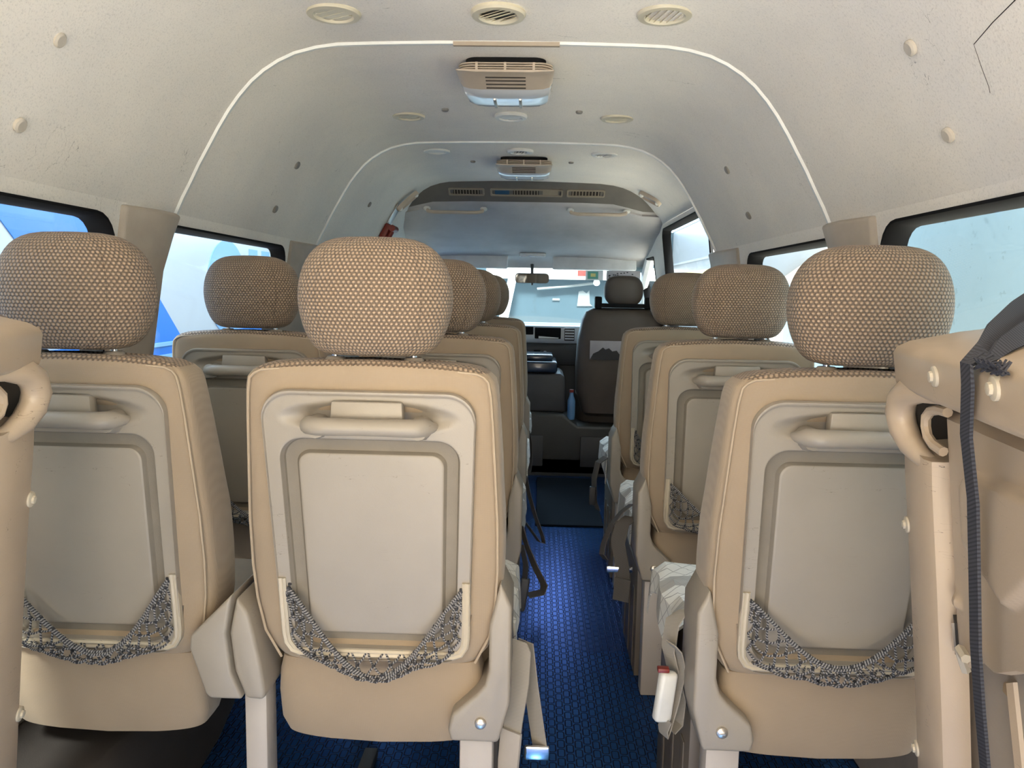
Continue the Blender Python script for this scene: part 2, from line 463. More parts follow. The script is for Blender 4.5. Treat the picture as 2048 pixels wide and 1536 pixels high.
ceiling = obj('ceiling', mb, 'lining', kind='structure')
def wx(z):   # inner wall distance from the centre line
    return interp(z, [0, .5, .8, 1.24, 1.46], [.86, .86, .845, .775, .762])
def wall_panel(mb, sgn, y0, y1, z0, z1, holes, depth=.035):
    bm = bmesh.new(); es = []
    def loop(pts):
        v = [bm.verts.new((p[0], p[1], 0)) for p in pts]
        for i in range(len(v)): es.append(bm.edges.new((v[i], v[(i + 1) % len(v)])))
    out = []
    for k in range(24): out.append((lerp(y0, y1, k / 24), z0))
    for k in range(6): out.append((y1, lerp(z0, z1, k / 6)))
    for k in range(24): out.append((lerp(y1, y0, k / 24), z1))
    for k in range(6): out.append((y0, lerp(z1, z0, k / 6)))
    loop(out)
    hl = []
    for (a, b, c, d, r) in holes:
        pts = rrect((a + b) / 2, (c + d) / 2, (b - a) / 2, (d - c) / 2, r, 6)
        loop(pts); hl.append(pts)
    bmesh.ops.triangle_fill(bm, use_beauty=True, use_dissolve=False, edges=es)
    bm.verts.index_update()
    P = lambda y, z, off=0: (XC + sgn * (wx(z) + off), y, z)
    mb.add([P(v.co.x, v.co.y) for v in bm.verts], [tuple(v.index for v in f.verts) for f in bm.faces])
    bm.free()
    for pts in hl:
        mb.loft([[P(y, z) for y, z in pts], [P(y, z, depth) for y, z in pts]], True, False)
def window(n, sgn, a, b, c, d, r, depth=.035, gl='glass'):
    P = lambda y, z, off=0: (XC + sgn * (wx(z) + off), y, z)
    def ring(e, off): return [P(y, z, off) for y, z in rrect((a + b) / 2, (c + d) / 2, (b - a) / 2 - e, (d - c) / 2 - e, max(r - e, .02), 6)]
    root = thing('window_%d' % n, P((a + b) / 2, c, depth), None, None); root['kind'] = 'structure'
    L = Vector(root.location)
    fr = MB().loft([ring(.0005, -.004), ring(.006, -.004), ring(.012, .004), ring(.013, depth + .008), ring(.0005, depth + .008), ring(.0005, -.004)], True, False)
    fr.xf(lambda p: p - L); obj('window_gasket', fr, 'black', root)
    g = MB().loft([ring(.010, depth), ring(.010, depth + .004)], True, True); g.xf(lambda p: p - L)
    obj('window_pane', g, gl, root, smooth=False)
def side_wall(name, sgn, bands, wins):
    mb = MB()
    for (y0, y1, z1) in bands: wall_panel(mb, sgn, y0, y1, .80, z1, [w for w in wins if w[0] > y0 and w[1] < y1])
    k = len(mb.f)
    mb.loft([[(XC + sgn * wx(z), y, z) for z in (0, .2, .5, .66, .80)] for y in (-.35, 1, 2, 3, 4, 5.45)], closed=False, mi=1)
    return obj(name, mb, ['lining', 'trim'], kind='structure')
WL = [(.05, 1.605, .83, 1.214, .085), (1.74, 2.68, .83, 1.214, .07), (3.10, 4.2, .83, 1.205, .05), (4.62, 5.22, .86, 1.20, .05)]
WR = [(.05, 1.60, .83, 1.220, .085), (1.74, 2.60, .83, 1.210, .07), (3.16, 4.30, .86, 1.43, .045), (4.62, 5.22, .88, 1.30, .05)]
side_wall('wall_left', -1, [(-.35, 5.45, 1.24)], WL)
side_wall('wall_right', 1, [(-.35, 3.07, 1.24), (3.07, 5.45, 1.46)], WR)
for i, w in enumerate(WL): window(i + 1, -1, *w)
for i, w in enumerate(WR): window(i + 5, 1, *w)
# pillar covers below the ceiling ribs
def pillar(n, sgn, y0, y1, y2, y3, prot, ztop=1.235):
    mb = MB()
    rings = []
    for z in (.55, .7, .85, 1.0, 1.1, 1.18, ztop - .008, ztop):
        x = wx(z); k = 1 if z < ztop else .7; fl = .05 * smooth(1.12, 1.235, z)
        rings.append([(XC + sgn * (x + .012), y0, z), (XC + sgn * (x - .3 * prot * k), y0 + .012, z), (XC + sgn * (x - prot * k), y1, z),
                      (XC + sgn * (x - prot * k), y2 + fl, z), (XC + sgn * (x - .5 * prot * k), y3 - .008 + fl * 1.3, z), (XC + sgn * (x + .012), y3 + fl * 1.6, z)])
    mb.loft(rings, True, True)
    return obj('trim_%d' % n, mb, 'trim', kind='structure', bevel=.004)
pillar(1, -1, 1.605, 1.70, 1.745, 1.765, .042)
pillar(2, 1, 1.60, 1.70, 1.745, 1.765, .042)
pillar(3, -1, 2.70, 2.88, 2.96, 2.99, .032)
pillar(4, 1, 2.68, 2.90, 2.97, 3.00, .032)
# ceiling rib strips
def rib(n, y, w, centre=None):
    P = [(XC - a, b) for a, b in PROF][::-1] + [(XC + a, b) for a, b in PROF[1:]]
    def strip(pts, mat, name, parent=None, k=0):
        rings = []
        for i, (x, z) in enumerate(pts):
            a = pts[max(i - 1, 0)]; b = pts[min(i + 1, len(pts) - 1)]
            t = Vector((b[0] - a[0], 0, b[1] - a[1])).normalized(); nn = Vector((t.z, 0, -t.x))
            p = Vector((x, 0, z))
            rings.append([p + Vector((0, y - w / 2, 0)) - nn * .002, p + Vector((0, y - w / 2 + .003, 0)) + nn * .006, p + Vector((0, y + w / 2 - .003, 0)) + nn * .006, p + Vector((0, y + w / 2, 0)) - nn * .002])
        return obj(name, MB().loft(rings), mat, parent, **({} if parent else {'kind': 'structure'}))
    t = strip(P, 'strip', 'trim_%d' % n)
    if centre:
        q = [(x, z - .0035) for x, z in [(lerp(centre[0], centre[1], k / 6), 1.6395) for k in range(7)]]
        strip(q, 'stripb', 'strip_centre', t)  # brown segment along the middle of the rib strip
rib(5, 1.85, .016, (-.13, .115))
rib(6, 3.02, .016)
# floor
mb = MB().box(-.90, .86, -.35, 4.46, -.06, 0); obj('floor', mb, 'floor', kind='structure', smooth=False)
mb = MB().box(-.90, .86, 4.46, 6.0, -.06, .10); obj('floor_cab', mb, 'step', kind='structure', smooth=False)
mb = MB(); rings = []
for y in [.72, .74, .80, .90, 1.1, 1.30, 1.5, 1.70, 1.85, 1.93, 1.98, 2.0]:
    k = math.sin(PI * (y - .70) / 1.32) ** .35; h = .245 * k; w = .235 * (k ** .6)
    rings.append([(-.875, y, 0), (-.875, y, h)] + [(-.875 + w * (1 - .12) + .12 * w * math.sin(t) , y, h * .62 + .38 * h * math.cos(t)) for t in [PI / 2 * q / 6 for q in range(7)]] + [(-.875 + w, y, 0)])
mb.loft(rings); obj('trim_7', mb, 'arch', kind='structure')
# step up to the cab over the engine cover
st = thing('engine_cover', (.25, 4.45, 0), 'black moulded engine cover rising as a step behind the front seats', 'engine cover')
mb = MB()
poly = [(-.80, 0), (-.80, .37), (.17, .37), (.235, .37), (.32, .30), (.80, .30), (.80, 0)]
mb.prism(poly, 'y', 4.46, 4.95); mb.xf(lambda p: p - Vector((.25, 4.45, 0)))
obj('body', mb, 'step', st, bevel=.02, seg=3)
mb = MB()
for x0, x1 in ((-.1, .12), (.34, .52)): obj('rib_panel', MB().box(x0 - .25, x1 - .25, -.006, .006, .06, .24), 'dash', st, bevel=.004)
# door mat
o = obj('floor_mat', MB().box(.09, .40, 3.46, 4.38, .0005, .010), 'mat', label='dark blue-black rubber mat lying in the aisle before the cab step', cat='floor mat', bevel=.003)
rebase(o, (.25, 3.9, 0))

# ------------------------------------------------------------------ front overhead console, header and windscreen
PF = [(4.03, 1.645), (4.06, 1.638), (4.09, 1.615), (4.17, 1.548), (4.19, 1.535), (4.22, 1.525), (4.30, 1.50), (4.40, 1.462), (4.55, 1.41), (4.75, 1.36), (4.92, 1.328), (5.02, 1.312), (5.08, 1.30), (5.12, 1.27), (5.13, 1.235), (5.17, 1.235), (5.2, 1.30)]
mb = MB()
xs = [-.82, -.66, -.58, -.50, -.3, -.1, .1, .3, .46, .54, .62, .80]
rings = []
for x in xs:
    e = smooth(.42, .72, abs(x - XC)); rings.append([(x, y + (.05 * e if y < 4.2 else 0), z - .045 * e * (1 if y < 4.5 else .4)) for y, z in PF])
mb.loft(rings, closed=False, mi=lambda a, i: 1 if i < 3 else 0)
obj('ceiling_front', mb, ['headliner', 'acdark'], kind='structure')
def facep(x, t):  # point on the sloping console face
    return Vector((x, lerp(4.09, 4.17, t), lerp(1.615, 1.548, t)))
fdir = Vector((0, .08, -.067)).normalized(); fn = Vector((0, -.067, -.08)).normalized()
def outlet(x0, x1, label, parts):
    c = facep((x0 + x1) / 2, .35)
    root = thing('air_outlet', c, label, 'air vent', 'air outlets on the front overhead console')
    def Q(x, v, d): return Vector((x - c.x, 0, 0)) + fdir * v + fn * d
    hh = .017
    def slab(name, a, b, v0, v1, d0, d1, mat, bev=.002):
        mb = MB(); vs = [Q(x, v, d) for x in (a, b) for v in (v0, v1) for d in (d0, d1)]
        mb.add(vs, [(0, 1, 3, 2), (4, 6, 7, 5), (0, 4, 5, 1), (2, 3, 7, 6), (0, 2, 6, 4), (1, 5, 7, 3)])
        return mb
    fr = MB().loft([[Q(x, v, d) for x, v in rrect((x0 + x1) / 2, 0, (x1 - x0) / 2 - e, hh + .008 - e, .008, 4)] for e, d in ((0, -.002), (.001, .006), (.008, .006), (.010, -.001))], True, False)
    f = obj('outlet_frame', fr, 'acframe', root)
    for (a, b, kind) in parts:
        obj('recess', slab('', a, b, -hh, hh, -.004, .001, None), 'dark' if kind == 'v' else ('blue' if kind == 'b' else 'acframe'), root)
        if kind == 'v':
            mb = MB(); n = 9
            for i in range(n):
                q = slab('', lerp(a, b, (i + .35) / n), lerp(a, b, (i + .62) / n), -hh + .002, hh - .002, .001, .005, None); mb.add(q.v, q.f)
            obj('fins', mb, 'acframe', root)
outlet(-.41, -.22, 'small grilled air outlet left of the display on the dark front console', [(-.385, -.245, 'v')])
outlet(-.19, .19, 'wide centre air outlet with blue display panel on dark front console', [(-.165, -.09, 'b'), (-.07, .065, 'v'), (.085, .165, 'p')])
outlet(.21, .41, 'small grilled air outlet right of the display on the dark front console', [(.235, .385, 'v')])

def grip(pts, nrm, label, name='grab_handle', r=.010, wide=1.0):
    # moulded handle: flattened tube between two feet
    pts = [Vector(p) for p in pts]; c = sum(pts, Vector()) / len(pts)
    root = thing(name, c, label, 'grab handle', None)
    nrm = Vector(nrm).normalized(); a, b = pts[0], pts[-1]; t = (b - a).normalized()
    path = [a + nrm * .002, a + nrm * .022 + t * .006] + [lerp(a, b, k) + nrm * (.030) for k in (.12, .35, .65, .88)] + [b + nrm * .022 - t * .006, b + nrm * .002]
    obj('bar', MB().tube([p - c for p in path], r, 8), 'lampb', root)
    for q in (a, b):
        obj('foot', MB().ball(q - c + nrm * .004, r * 1.35, 10, 6, (1.5, 1, 1)), 'ventw', root)
    return root
grip([(-.535, 4.21, 1.515), (-.23, 4.21, 1.515)], (0, -.6, -.8), 'pale grab handle left under the air outlets on the overhead panel')
grip([(.235, 4.21, 1.515), (.535, 4.21, 1.515)], (0, -.6, -.8), 'pale grab handle right under the air outlets on the overhead panel')
def oval_grip(p0, p1, nrm, label, grp):
    p0, p1 = Vector(p0), Vector(p1); c = (p0 + p1) / 2; ax = (p1 - p0); L = ax.length / 2; ax.normalize()
    nrm = Vector(nrm).normalized(); nrm = (nrm - ax * nrm.dot(ax)).normalized(); si = ax.cross(nrm)
    root = thing('oval_handle', c, label, 'grab handle', grp)
    def ring(e, d): return [ax * u + si * v + nrm * d for u, v in rrect(0, 0, L - e, .026 - e, .024 - e, 6)]
    obj('handle_rim', MB().loft([ring(0, -.006), ring(0, .010), ring(.003, .014), ring(.008, .014), ring(.011, .004)], True, False), 'lampb', root)
    obj('handle_inset', MB().loft([ring(.010, .002), ring(.010, .0045)], True, True), 'headliner', root)
    for k in (-1, 1):
        obj('end_cap', MB().ball(ax * k * (L - .016) + nrm * .008, .015, 10, 6, (.8, .6, .8)), 'ventw', root)
oval_grip((-.552, 3.98, 1.568), (-.645, 3.93, 1.473), (.75, 0, -.65), 'oval beige handle on the curved ceiling edge above the red hammer holder', None)
oval_grip((.575, 3.98, 1.580), (.668, 3.90, 1.520), (-.6, -.2, -.75), 'oval beige handle on the ceiling edge above the tall side window', None)

# header things
def visor(x0, x1, label):
    mb = MB().box(x0, x1, -.012, .012, -.045, .045)
    o = obj('sun_visor', mb, 'visor', label=label, cat='sun visor', bevel=.010, seg=3, loc=((0, 5.055, 1.268)))
    o.rotation_euler = (math.radians(-14), 0, 0); return o
visor(-.66, -.13, 'grey sun visor folded over the windscreen before the passenger side')
visor(.16, .70, 'grey sun visor folded over the windscreen before the driver seat')
t = thing('map_lamp', (.03, 4.97, 1.312), 'small white map lamp on the header between the two sun visors', 'lamp')
obj('lamp_body', MB().box(-.085, .085, -.035, .035, -.012, .01), 'visor', t, bevel=.008, seg=3)
for x in (-.045, .045): obj('lamp_lens', MB().box(x - .028, x + .028, -.028, .0, -.017, -.006), 'lens', t, bevel=.003)
t = thing('rear_view_mirror', (.03, 5.05, 1.165), 'rear-view mirror hanging from the windscreen header', 'mirror')
obj('mirror_housing', MB().loft([[(x, d, z) for x, z in rrect(0, 0, .110 - e, .032 - e, .022 - e, 6)] for e, d in ((.004, .03), (0, .02), (0, 0), (.002, -.004))], True, True), 'dash', t)
o = obj('mirror_face', MB().loft([[(x, d, z) for x, z in rrect(0, 0, .106, .028, .019, 6)] for d in (-.006, -.0045)], True, True), 'mirror', t)
obj('mirror_stem', MB().tube([(0, .02, .01), (0, .03, .05), (0, .05, .085)], [.010, .009, .012], 8), 'dash', t)
obj('mirror_knob', MB().box(-.007, .007, -.004, .012, -.044, -.030), 'dash', t, bevel=.003)
t.rotation_euler = (math.radians(6), 0, math.radians(4))
# windscreen
def wsp(x, k, off=0): return (x, lerp(5.16, 5.80, k) - .10 * (x / .8) ** 2 + off, lerp(1.25, .84, k))
root = thing('window_9', (0, 5.8, .84), None, None); root['kind'] = 'structure'
xsn = [lerp(-.80, .77, i / 14) for i in range(15)]
mb = MB(); Lr = Vector((0, 5.8, .84))
A = [[Vector(wsp(x, k / 6)) - Lr for x in xsn] for k in range(7)]
mb.loft(A, closed=False); mb.loft([[Vector(wsp(x, k / 6, .006)) - Lr for x in xsn] for k in range(7)], closed=False)
obj('windscreen_pane', mb, 'wglass', root)
mb = MB()
for x in (-.81, .775): mb.tube([Vector(wsp(x, k / 5, -.02)) - Lr for k in range(-1, 7)], .032, 8)
obj('pillar_trim', mb, 'visor', root)
# stickers
o = obj('windscreen_sticker', MB().box(-.058, .058, -.0015, .0015, -.032, .032), 'white', label='white and green sticker high on the windscreen beside the driver headrest', cat='sticker', loc=(.44, 5.165, 1.195))
for a in ((-.045, .025, -.024, .024, 'green'), (-.025, .008, -.010, .012, 'yellow')):
    obj('print', MB().box(a[0], a[1], -.003 if a[4] == 'green' else -.004, 0, a[2], a[3]), a[4], o)
o = obj('windscreen_decal', MB().box(-.11, .11, -.0015, .0015, -.032, .030), 'greyprint', label='patterned grey film strip at the top corner of the windscreen', cat='sticker', loc=(.625, 5.11, 1.195))
mb = MB()
for i in range(26):
    x = -.1 + .2 * random.random(); z = -.024 + .046 * random.random(); mb.ball((x, -.0025, z), .006, 6, 4, (1, .2, .7))
obj('print', mb, 'inkprint', o)

# dashboard
D = thing('dashboard', (0, 5.3, 0), 'silver and black dashboard under the windscreen', 'dashboard')
mb = MB().prism([(-.22, .60), (-.24, .70), (-.23, .74), (-.16, .80), (-.15, .60)], 'x', -.80, .77); obj('lower_panel', mb, 'dash', D, bevel=.006)
mb = MB().prism([(-.235, .745), (-.25, .775), (-.235, .858), (-.20, .865), (.05, .86), (.05, .745)], 'x', -.80, .77); obj('fascia', mb, 'silver', D, bevel=.006)
mb = MB().prism([(-.20, .862), (-.15, .878), (.25, .85), (.45, .82), (.45, .74), (-.15, .74)], 'x', -.80, .77); obj('dash_top', mb, 'dashtop', D, bevel=.01)
obj('kick_panel', MB().box(-.80, .77, -.16, 0, .10, .62), 'dash', D)
t = obj('radio_slot', MB().box(.055, .225, -.262, -.22, .775, .848), 'black', D, bevel=.004)
obj('paper', MB().prism([(.08, .778), (.21, .778), (.21, .784), (.08, .792)], 'y', -.268, -.262), 'white', t)
t = obj('dash_vent', MB().box(.248, .315, -.262, -.22, .765, .848), 'dash', D, bevel=.004)
mb = MB()
for i in range(4): mb.box(.252, .311, -.268, -.262, .775 + i * .018, .781 + i * .018)
obj('louvre', mb, 'silver', t)
t = obj('switch_panel', MB().box(-.16, .045, -.262, -.22, .80, .852), 'black', D, bevel=.004)
obj('cup_slot', MB().box(.05, .095, -.25, -.22, .655, .70), 'black', D, bevel=.004)
obj('knob', MB().tube([(.125, -.24, .68), (.125, -.262, .68)], .014, 12), 'silver', D)

# centre console between the front seats
C0 = thing('console_box', (.14, 4.62, .371), 'dark grey console box between the front seats beyond the step', 'console box')
obj('body', MB().prism([(-.20, 0), (-.20, .23), (.075, .23), (.10, .21), (.115, 0)], 'y', -.10, .28), 'dash', C0, bevel=.015, seg=3)
obj('lid', MB().box(-.20, .055, -.12, .24, .235, .30), 'dashblue', C0, bevel=.014, seg=3)
obj('armrest', MB().box(-.20, .03, -.05, .22, .30, .335), 'dashblue', C0, bevel=.012, seg=3)
o = obj('bottle', MB().tube([(0, 0, 0), (0, 0, .02), (0, 0, .11), (0, 0, .14), (0, 0, .16)], [.021, .023, .023, .012, .011], 12), 'lblue', label='light blue bottle standing between console box and driver seat', cat='bottle', loc=(.2815, 4.49, .336))
obj('cap', MB().tube([(0, 0, .16), (0, 0, .176)], .013, 10), 'red', o)

# driver seat
def sring(w, y0, y1, z, n=4.5, k=28, cx=0):
    return [(cx + a, (y0 + y1) / 2 + b, z) for a, b in (sup(2 * PI * i / k, w, (y1 - y0) / 2, n) for i in range(k))]
DS = thing('driver_seat', (.57, 4.50, .302), 'dark brown driver seat with a printed picture across its back', 'seat')
prof = [(.05, .20, .02), (.07, .225, .0), (.20, .262, -.01), (.35, .268, -.015), (.50, .262, -.01), (.62, .238, .0), (.665, .215, .01), (.685, .18, .03), (.69, .12, .045)]
mb = MB().loft([sring(w, y, y + .16, z, 3.5) for z, w, y in prof]); obj('backrest', mb, 'leather', DS)
mb = MB().loft([sring(.25, .10, .60, z, 4) for z in (.0, .04, .12, .15)]); obj('seat_cushion', mb, 'leather', DS)
mb = MB().loft([sring(.115 * math.cos(f) ** .5, .05 - .05 * math.cos(f) ** .4, .05 + .05 * math.cos(f) ** .4, .79 + .088 * math.sin(f), 3) for f in [math.radians(a) for a in range(-84, 85, 12)]])
obj('headrest', mb, 'leather', DS)
obj('headrest_strap', MB().loft([sring(w, .0, .10, z, 3.2) for z, w in ((.692, .15), (.70, .155), (.716, .13))]), 'black', DS)
for s in (-1, 1): obj('strap_end', MB().box(s * .145 - .020, s * .145 + .020, .02, .08, .685, .755), 'black', DS, bevel=.008)
pp = MB().box(-.19, .11, -.021, -.012, .39, .50); pocket = obj('printed_picture', pp, 'greyprint', DS, bevel=.002)
mtn = [(-.188, .392), (-.17, .425), (-.14, .44), (-.115, .462), (-.10, .45), (-.08, .458), (-.06, .44), (-.035, .445), (-.02, .425), (0, .415), (.0, .392)]
obj('mountain_shape', MB().prism(mtn, 'y', -.024, -.0205), 'inkprint', pocket, smooth=False)

# ------------------------------------------------------------------ passenger seats
HW = [(.445, .170), (.46, .180), (.50, .197), (.54, .205), (.60, .2095), (.68, .210), (.75, .206), (.82, .203), (.88, .199), (.915, .196), (.932, .192), (.941, .187), (.945, .182)]
def rear(z): return (.94 - z) * .14
def g_back():
    mb = MB(); K = 56; rings = []; uvr = []
    zz = [.445, .452, .47, .50, .54, .58, .62, .66, .70, .75, .80, .85, .89, .915, .930, .940, .946, .949]
    for q, z in enumerate(zz):
        w = interp(z, [a for a, b in HW], [b for a, b in HW]); y0 = rear(z)
        th = interp(z, [.44, .7, .945], [.13, .13, .095])
        ins = [0] * 15 + [.006, .016, .035]; e = ins[q] if q < len(ins) else 0
        if q < 2: e = .012 - .006 * q
        r = sring(w - e * .8, y0 + e * .55, y0 + th - e, z, 6.5, K)
        # crowned top: middle a little higher than the corners
        r = [(x, y, zc + (.012 * (1 - (x / .2) ** 2) if z > .9 else .012 * (1 - (x / .2) ** 2) * max(0, (z - .8) / .1))) for x, y, zc in r]
        # hollow behind the plastic back panel
        if .48 < z < .88: r = [(x, y + (.024 if y < y0 + .03 and abs(x) < .142 else 0), zc) for x, y, zc in r]
        rings.append(r)
        u = [0]
        for i in range(K): u.append(u[-1] + (Vector(r[(i + 1) % K]) - Vector(r[i])).length)
        uvr.append([(a, z + (y0 if q < 14 else y0)) for a in u])
    def mi(a, i):
        t = 2 * PI * (i + .5) / K; s = math.sin(t)
        if a >= 15: return 1
        return 1 if (s > .45 and abs(math.cos(t)) < .95) else 0
    mb.loft(rings, True, True, uvr, mi)
    # planar UV for the top pieces
    for k, f in enumerate(mb.f):
        if all(mb.v[i][2] > .938 for i in f): mb.uv[k] = [(mb.v[i][0], mb.v[i][1]) for i in f]
    return mb.mesh('backrest', ['weave', 'mesh'])
def g_pipe():
    pts = []
    zs = [.45, .50, .56, .62, .70, .78, .86, .905, .928]
    def P(z, s): 
        w = interp(z, [a for a, b in HW], [b for a, b in HW]); return (s * (w - .010), rear(z) + .0035, z + .012 * (1 - ((w - .01) / .2) ** 2) * max(0, min(1, (z - .8) / .1)))
    pts += [P(z, -1) for z in zs]
    for x in (-.176, -.165, -.12, -.06, 0, .06, .12, .165, .176): pts.append((x, .006, .9385 + .012 * (1 - (x / .2) ** 2) - (.004 if abs(x) > .17 else 0)))
    pts += [P(z, 1) for z in zs[::-1]]
    return MB().tube(pts, .0022, 6).mesh('piping', 'piping')
PZ0, PZ1 = .455, .914
def panel_scoop(x, z):
    # hollow behind the handle, open to the recessed block above it
    e = math.hypot(x / .120, (z - .872) / .024)
    return .018 * smooth(1.15, .70, e)
def dense(base, n, L):
    pts = []
    for i in range(len(base)):
        a = base[i]; b = base[(i + 1) % len(base)]; m = L if (i + 1) % (n + 1) == 0 else 1
        for k in range(m): pts.append((lerp(a[0], b[0], k / m), lerp(a[1], b[1], k / m)))
    return pts
def g_panel():
    mb = MB(); n = 12; L = 34; cz = (PZ0 + PZ1) / 2; hh = (PZ1 - PZ0) / 2
    taper = lambda x, z: x * (1 + .04 * (z - cz) / hh)
    outer = dense(rrect(0, cz, .160, hh, .045, n), n, L)
    def inner(e): return dense(rrect(0, .656, .1385 - e, .182 - e, max(.036 - e * .6, .012), n), n, L)
    rim = inner(0); rings = []
    def add(pts, dep, scoop=True):
        rings.append([(taper(x, z), rear(z) - .001 - (dep - (panel_scoop(x, z) if scoop else 0)), z) for x, z in pts])
    add(outer, -.003, False); add(outer, 0, False)
    for t, d in ((.03, .006), (.07, .009), (.14, .0095), (.22, .009), (.30, .006)):
        add([(lerp(a[0], b[0], t * .35), lerp(a[1], b[1], t * .35)) for a, b in zip(outer, rim)], d)
    for k in range(27):
        t = lerp(.12, 1, k / 26); add([(lerp(a[0], b[0], t), lerp(a[1], b[1], t)) for a, b in zip(outer, rim)], .0055)
    cut = len(rings)
    for e, d in ((.0008, .0048), (.0030, -.008), (.0046, -.0115), (.0065, -.0122), (.0200, -.0122), (.0220, -.0118), (.0262, -.0045), (.0275, -.0035), (.030, -.0032), (.05, -.0032), (.09, -.003)):
        add(inner(e), d, False)
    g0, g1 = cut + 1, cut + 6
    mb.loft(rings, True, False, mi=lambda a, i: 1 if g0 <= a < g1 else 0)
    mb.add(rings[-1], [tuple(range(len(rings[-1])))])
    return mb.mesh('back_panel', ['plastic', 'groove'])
def g_handle():
    c = .861; pts = []; rr = []
    for k in range(15):
        t = k / 14; x = lerp(-.102, .102, t); e = min(t, 1 - t)
        out = .030 * smooth(0, .12, e) - .004 * (1 - smooth(0, .03, e)); dz = -.004 * math.sin(PI * t)
        pts.append((x, rear(c) - out, c - dz * 0 + (-.003 if e < .04 else 0))); rr.append(lerp(.006, .0145, smooth(0, .07, e)) * (1 + .10 * smooth(.5, 0, e)))
    mb = MB().tube(pts, rr, 12, ry=.9)
    for s in (-1, 1): mb.tube([(s * .078, rear(c) - .020, c - .004), (s * .080, rear(c) + .008, c - .006)], [.016, .020], 12)
    return mb.mesh('handle', 'plastic')
def g_block():
    z0, z1 = .872, .898; y = rear(.885)
    return MB().prism([(-.056, z0 - .006), (-.054, z1), (.054, z1), (.056, z0 - .006)], 'y', y - .017, y + .004).mesh('handle_block', 'plastic', bevel=.003)
def g_slot():
    pts = [(-.149, .600), (-.149, .55), (-.148, .50), (-.146, .485), (-.138, .472), (-.128, .4685)]
    pts = pts + [(x, .468) for x in (-.08, 0, .08)] + [(-a, b) for a, b in pts[::-1]]
    rings = []
    for i, (x, z) in enumerate(pts):
        a = pts[max(i - 1, 0)]; b = pts[min(i + 1, len(pts) - 1)]; t = Vector((b[0] - a[0], 0, b[1] - a[1])).normalized(); nn = Vector((t.z, 0, -t.x)); p = Vector((x, rear(z) - .006, z)); o = Vector((0, -1, 0))
        rings.append([p + nn * .0075 - o * .006, p + nn * .0075 + o * .003, p + nn * .005 + o * .0055, p + nn * .001 + o * .0035, p - nn * .002 + o * .0055, p - nn * .0055 + o * .003, p - nn * .0055 - o * .006])
    return MB().loft(rings).mesh('net_holder', 'cream')
def g_net(sag, puff, seed, zt=.585, shear=0):
    rnd = random.Random(seed); mb = MB()
    side = [(-.142, zt), (-.142, .545), (-.141, .505), (-.139, .482), (-.128, .474)]
    base = side + [(x, .473) for x in (-.1, -.05, 0, .05, .1)] + [(-a, b) for a, b in side[::-1]]
    def along(pts, t):
        L = [0]
        for i in range(1, len(pts)): L.append(L[-1] + math.hypot(pts[i][0] - pts[i - 1][0], pts[i][1] - pts[i - 1][1]))
        s = t * L[-1]; return interp(s, L, [p[0] for p in pts]), interp(s, L, [p[1] for p in pts])
    def B(t): x, z = along(base, t); return Vector((x, rear(z) - .006, z))
    def R(t):
        s = math.sin(PI * t); x = lerp(-.141, .141, t) + shear * s
        z = zt - sag * (s ** 1.15); return Vector((x, rear(max(z, .46)) - .008 - (.018 + puff) * s, z))
    def P(t, v):
        t = max(0, min(1, t)); a, b = B(t), R(t); p = a.lerp(b, v)
        bulge = 4 * v * (1 - v) * math.sin(PI * t)
        p.y -= bulge * (.010 + puff * .5); p.z -= bulge * (.020 + puff * .3); return p
    NN, RW = 17, 5; node = {}
    for j in range(RW + 1):
        for i in range(NN + 1):
            t = (i + (.5 if j % 2 else 0)) / NN
            if t > 1.0001: continue
            p = P(t, (j / RW) ** .9)
            if 0 < j < RW: p += Vector((rnd.uniform(-.004, .004), rnd.uniform(-.003, .001), rnd.uniform(-.004, .004)))
            node[i, j] = p
    def cordp(a, b, r=.0019):
        mid = (a + b) / 2 + Vector((rnd.uniform(-.002, .002), -.001, -.0025))
        q1 = a.lerp(mid, .5) + Vector((0, 0, -.0006)); q2 = mid.lerp(b, .5) + Vector((0, 0, -.0006))
        mb.tube([a, q1, mid, q2, b], r, 5, caps=False)
    for (i, j), p in node.items():
        if j < RW:
            for di in ((0, -1) if j % 2 == 0 else (0, 1)):
                if (i + di, j + 1) in node: cordp(p, node[i + di, j + 1])
        if j > 0: mb.ball(p, .0034, 6, 4)
    mb.tube([R(k / 30) for k in range(31)], .0027, 6)
    mb.tube([R(k / 30) + Vector((0, -.002, -.004 * math.sin(PI * k / 30) + .001 * math.sin(k * 1.7))) for k in range(31)], .0024, 6)
    return mb.mesh('storage_net', 'cord')
def g_flap():
    rings = []
    for z, w, y, th in ((.300, .155, .103, .08), (.305, .166, .092, .10), (.33, .175, .082, .11), (.38, .177, .074, .12), (.42, .174, .072, .12), (.445, .168, .076, .10), (.452, .15, .085, .08)):
        r = sring(w, y, y + th, z, 6, 44)
        rings.append([(x, yy, zc - (.014 * (1 - (x / .18) ** 2) if z < .34 else 0)) for x, yy, zc in r])
    return MB().loft(rings).mesh('lower_flap', 'weave')
